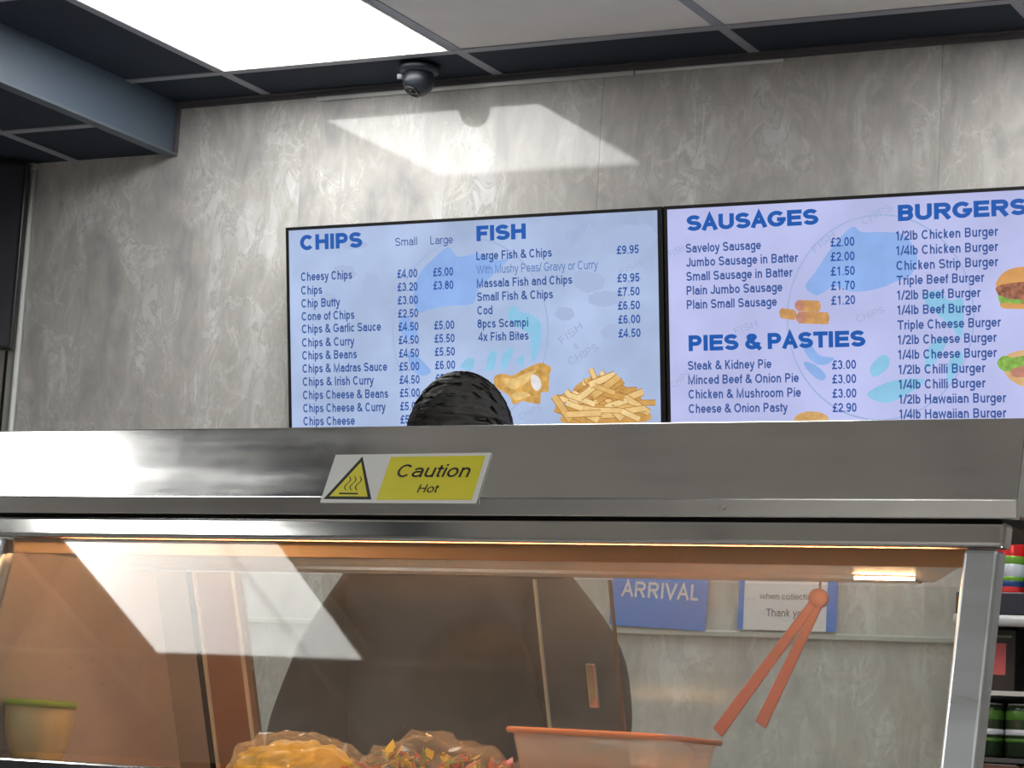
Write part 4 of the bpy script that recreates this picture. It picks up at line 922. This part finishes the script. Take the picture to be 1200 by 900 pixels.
for s_ in (1, -1):
    b = new(); bmesh.ops.create_uvsphere(b, u_segments=16, v_segments=12, radius=.0118); bmesh.ops.translate(b, verts=b.verts, vec=hc + Vector((.030 * s_, -.077, 0))); obj('eye', b, M['white_plastic'], person, smooth=True)
    b = new(); bmesh.ops.create_uvsphere(b, u_segments=12, v_segments=8, radius=.0055); bmesh.ops.translate(b, verts=b.verts, vec=hc + Vector((.030 * s_, -.0845, 0))); obj('iris', b, M['black_plastic'], person, smooth=True)
    b = new(); bmesh.ops.create_uvsphere(b, u_segments=16, v_segments=12, radius=1)
    for v in b.verts: v.co = hc + Vector((.0755 * s_ + v.co.x * .008, .008 + v.co.y * .018, -.012 + v.co.z * .031))
    obj('ear', b, M['skin'], person, smooth=True)
b = new(); box(b, hc.x - .023, hc.x + .023, hc.y - .094, hc.y - .08, hc.z - .071, hc.z - .062, bev=.004); obj('lips', b, mat('lips', srgb(126, 70, 60), .5), person, smooth=True)
# hair: a close cap with combed locks
HAIR = bpy.data.materials.new('black_hair'); HAIR.use_nodes = True
_N = HAIR.node_tree.nodes; _L = HAIR.node_tree.links; _p = _N['Principled BSDF']; _p.inputs['Roughness'].default_value = 0.6; _p.inputs['Specular IOR Level'].default_value = 0.3
_tc = _N.new('ShaderNodeTexCoord'); _mp = _N.new('ShaderNodeMapping'); _mp.inputs['Scale'].default_value = (12, 12, 70); _mp.inputs['Rotation'].default_value = (0, .35, 0)
_no = _N.new('ShaderNodeTexNoise'); _no.inputs['Scale'].default_value = 1.6; _no.inputs['Detail'].default_value = 6; _no.inputs['Distortion'].default_value = .8
_L.new(_tc.outputs['Object'], _mp.inputs['Vector']); _L.new(_mp.outputs[0], _no.inputs['Vector'])
_r = _N.new('ShaderNodeValToRGB'); _r.color_ramp.elements[0].color = srgb(6, 6, 6); _r.color_ramp.elements[1].color = srgb(26, 24, 22); _r.color_ramp.elements[0].position = .35; _r.color_ramp.elements[1].position = .7
_L.new(_no.outputs['Fac'], _r.inputs[0]); _L.new(_r.outputs[0], _p.inputs['Base Color'])
_b = _N.new('ShaderNodeBump'); _b.inputs['Strength'].default_value = .5; _b.inputs['Distance'].default_value = .006; _L.new(_no.outputs['Fac'], _b.inputs['Height']); _L.new(_b.outputs[0], _p.inputs['Normal'])
b = new(); bmesh.ops.create_icosphere(b, subdivisions=6, radius=1)
for v in b.verts:
    p = v.co.copy()
    k = 1 + .02 * mnoise.noise(p * 2.2) + .022 * mnoise.noise(Vector((p.x * 4, p.y * 4, p.z * 16))) + .010 * mnoise.noise(Vector((p.x * 10, p.y * 10, p.z * 34)))
    q = Vector((p.x * .0885, p.y * .106, p.z * .126)) * k
    if p.z > .6: q.z *= 1 - .02 * (p.z - .6)
    v.co = hc + q
dl = [v for v in b.verts if (v.co.z < hc.z + .010 and v.co.y < hc.y - .02) or v.co.z < hc.z - .055 or (v.co.z < hc.z - .0 and v.co.y < hc.y + .01)]
bmesh.ops.delete(b, geom=dl, context='VERTS')
o = obj('hair', b, HAIR, person, smooth=True)
sd = o.modifiers.new('thick', 'SOLIDIFY'); sd.thickness = .006; sd.offset = -1
bk = new(); rr = random.Random(9)
for i in range(220):
    th = rr.uniform(0, 2 * math.pi); el = rr.uniform(.25, 1.5); p = Vector((math.cos(th) * math.cos(el), math.sin(th) * math.cos(el), math.sin(el)))
    c0 = hc + Vector((p.x * .0885, p.y * .106, p.z * .126)) * 1.0
    tn = Vector((1, .25, 0)) - p * p.dot(Vector((1, .25, 0))); tn.normalize(); tn = tn * rr.choice([1, 1, -1]) + Vector((0, 0, -rr.uniform(.1, .7))); tn -= p * tn.dot(p); tn.normalize()
    L_ = rr.uniform(.018, .034); sd_ = tn.cross(p).normalized() * .0022
    dn = -p * (.0012 + L_ * L_ * 1.6); q = [c0 - tn * L_ * .5 + sd_ + dn, c0 + sd_ * .9, c0 + tn * L_ * .5 + dn, c0 - sd_ * .9, c0 - tn * L_ * .5 - sd_ + dn]
    prism(bk, q, p * .0012)
o = obj('hair_locks', bk, HAIR, person); o['kind'] = 'stuff'

# ------------------------------------------------------------------ drinks chiller at right
t = empty('drinks_chiller', (2.1, -0.33, 0), 'open dark grey drinks chiller at the right edge behind the cabinet', 'chiller')
CH_ = mat('chiller_grey', srgb(74, 74, 76), 0.5, var=0.05); CHW = mat('chiller_shelf_white', srgb(206, 206, 204), 0.3, var=0.02); CHD = mat('chiller_dark_edge', srgb(40, 44, 58), 0.4)
FX0, FX1, FY0, FY1 = 1.79, 2.35, -0.42, -0.03
obj('back_panel', bx(FX0, FX1, FY1 + .001, FY1 + .02, 0.05, 1.72), CH_, t)
obj('side_panel', bx(FX0 - .02, FX0 - .0005, FY0 + .1, FY1 + .02, 0.05, 1.72), CH_, t)
obj('side_panel', bx(FX1 + .0005, FX1 + .02, FY0 + .1, FY1 + .02, 0.05, 1.72), CH_, t)
obj('top_panel', bx(FX0, FX1, FY0 + .1, FY1, 1.70, 1.72), CH_, t)
obj('base', bx(FX0, FX1, FY0, FY1, 0.0, 0.05), CH_, t)
SHELF = [1.459, 1.288, 1.173, 1.0, .8, .5]
for k, z in enumerate(SHELF):
    s_ = obj('shelf', bx(FX0, FX1, FY0 + .02, FY1, z - .008, z), CHW if k != 2 else CH_, t)
    if k == 0:
        obj('shelf_lip', bx(FX0, FX1, FY0 - .0, FY0 + .0195, z - .040, z - .002, bev=.002), CHD, s_)
        obj('shelf_rail', tube(new(), (FX0, FY0 - .002, z - .051), (FX1, FY0 - .002, z - .051), .010, 14), CHW, s_, smooth=True)
CANM = {k: mat('can_' + k, c_, 0.25, metal=0.3, var=0.03) for k, c_ in dict(red=srgb(206, 44, 48), green=srgb(120, 176, 72), white=srgb(214, 222, 232), blue=srgb(44, 74, 132), silver=srgb(190, 190, 190), dark=srgb(44, 62, 40), lime_glint=srgb(84, 128, 54)).items()}
def can(x_, y_, z_, label, group, seq):
    t = empty('drinks_can', (x_, y_, z_), label, 'drinks can', group)
    r_ = .0265
    obj('can_body', lathe(new(), [(r_ * .8, z_ + .0005), (r_, z_ + .006), (r_, z_ + .084), (r_ * .86, z_ + .092)], (x_, y_, 0), 28), CANM[seq[0]], t, smooth=True)
    obj('rim', lathe(new(), [(r_ * .86, z_ + .0922), (r_ * .88, z_ + .0945), (r_ * .80, z_ + .0945), (r_ * .8, z_ + .0932)], (x_, y_, 0), 28), CANM['silver'], t, smooth=True)
    for nm, (a, c_) in seq[1]:
        obj('label_band', lathe(new(), [(r_ + .0002, z_ + a), (r_ + .0006, z_ + a + .001), (r_ + .0006, z_ + c_ - .001), (r_ + .0002, z_ + c_)], (x_, y_, 0), 28), CANM[nm], t, smooth=True)
bands = ('red', [('green', (.052, .066)), ('white', (.030, .052)), ('green', (.022, .030)), ('blue', (.012, .022))])
for k in range(4):
    can(1.8675 + k * .056, -0.355, SHELF[0], ('red can with green, white and blue bands, nearest the cabinet post', 'red banded can second from the cabinet post on the top chiller shelf', 'third red banded can on the top chiller shelf, beyond the frame', 'fourth red banded can on the top chiller shelf, beyond the frame')[k], 'red banded cans on the top chiller shelf', bands)
for k in range(4):
    can(1.838 + k * .056, -0.355, SHELF[2], ('dark green can nearest the cabinet post on the lower chiller shelf', 'second green can from the cabinet post, lower chiller shelf', 'third dark green can from the post, lower chiller shelf', 'fourth dark green can, lower chiller shelf, beyond the frame')[k], 'green cans on the lower chiller shelf', ('dark', [('lime_glint', (.028, .034)), ('white', (.040, .050)), ('lime_glint', (.066, .082))]))  # lime bands paint in the highlight streaks of the dark cans
t = empty('drink_carton', (1.87, -.33, SHELF[1]), 'black box with a red square label on the middle chiller shelf', 'box')
obj('box_body', bx(1.815, 1.885, -.37, -.30, SHELF[1] + .0005, SHELF[1] + .108, bev=.001), mat('black_card', srgb(34, 32, 34), .4), t)
F = Face(Vector((1.8185, -.3702, SHELF[1] + .104)), Vector((1, 0, 0)), Vector((0, 0, -1)), Vector((0, -1, 0)))
F.poly([(.004, .02), (.05, .02), (.05, .075), (.004, .075)], mat('card_red', srgb(196, 92, 92), .4), t, 'label_panel', .0003, px=False)
F.poly([(.0, .006), (.06, .006), (.06, .010), (.0, .010)], mat('card_green', srgb(96, 120, 96), .4), t, 'label_line', .0003, px=False)
for k in range(3):
    t = empty('pink_carton', (1.86 + k * .09, -.34, SHELF[3]), ('pink brown carton under the green cans, nearest the post', 'second pink brown carton under the green cans', 'third pink brown carton, beyond the frame')[k], 'box', 'pink cartons in the chiller')
    obj('box_body', bx(1.815 + k * .09, 1.90 + k * .09, -.38, -.30, SHELF[3] + .0005, SHELF[3] + .16, bev=.002), mat('pink_card', srgb(190, 138, 130), .5), t)
    obj('flap', bx(1.82 + k * .09, 1.895 + k * .09, -.379, -.301, SHELF[3] + .1602, SHELF[3] + .1625), M['white_plastic'], t)
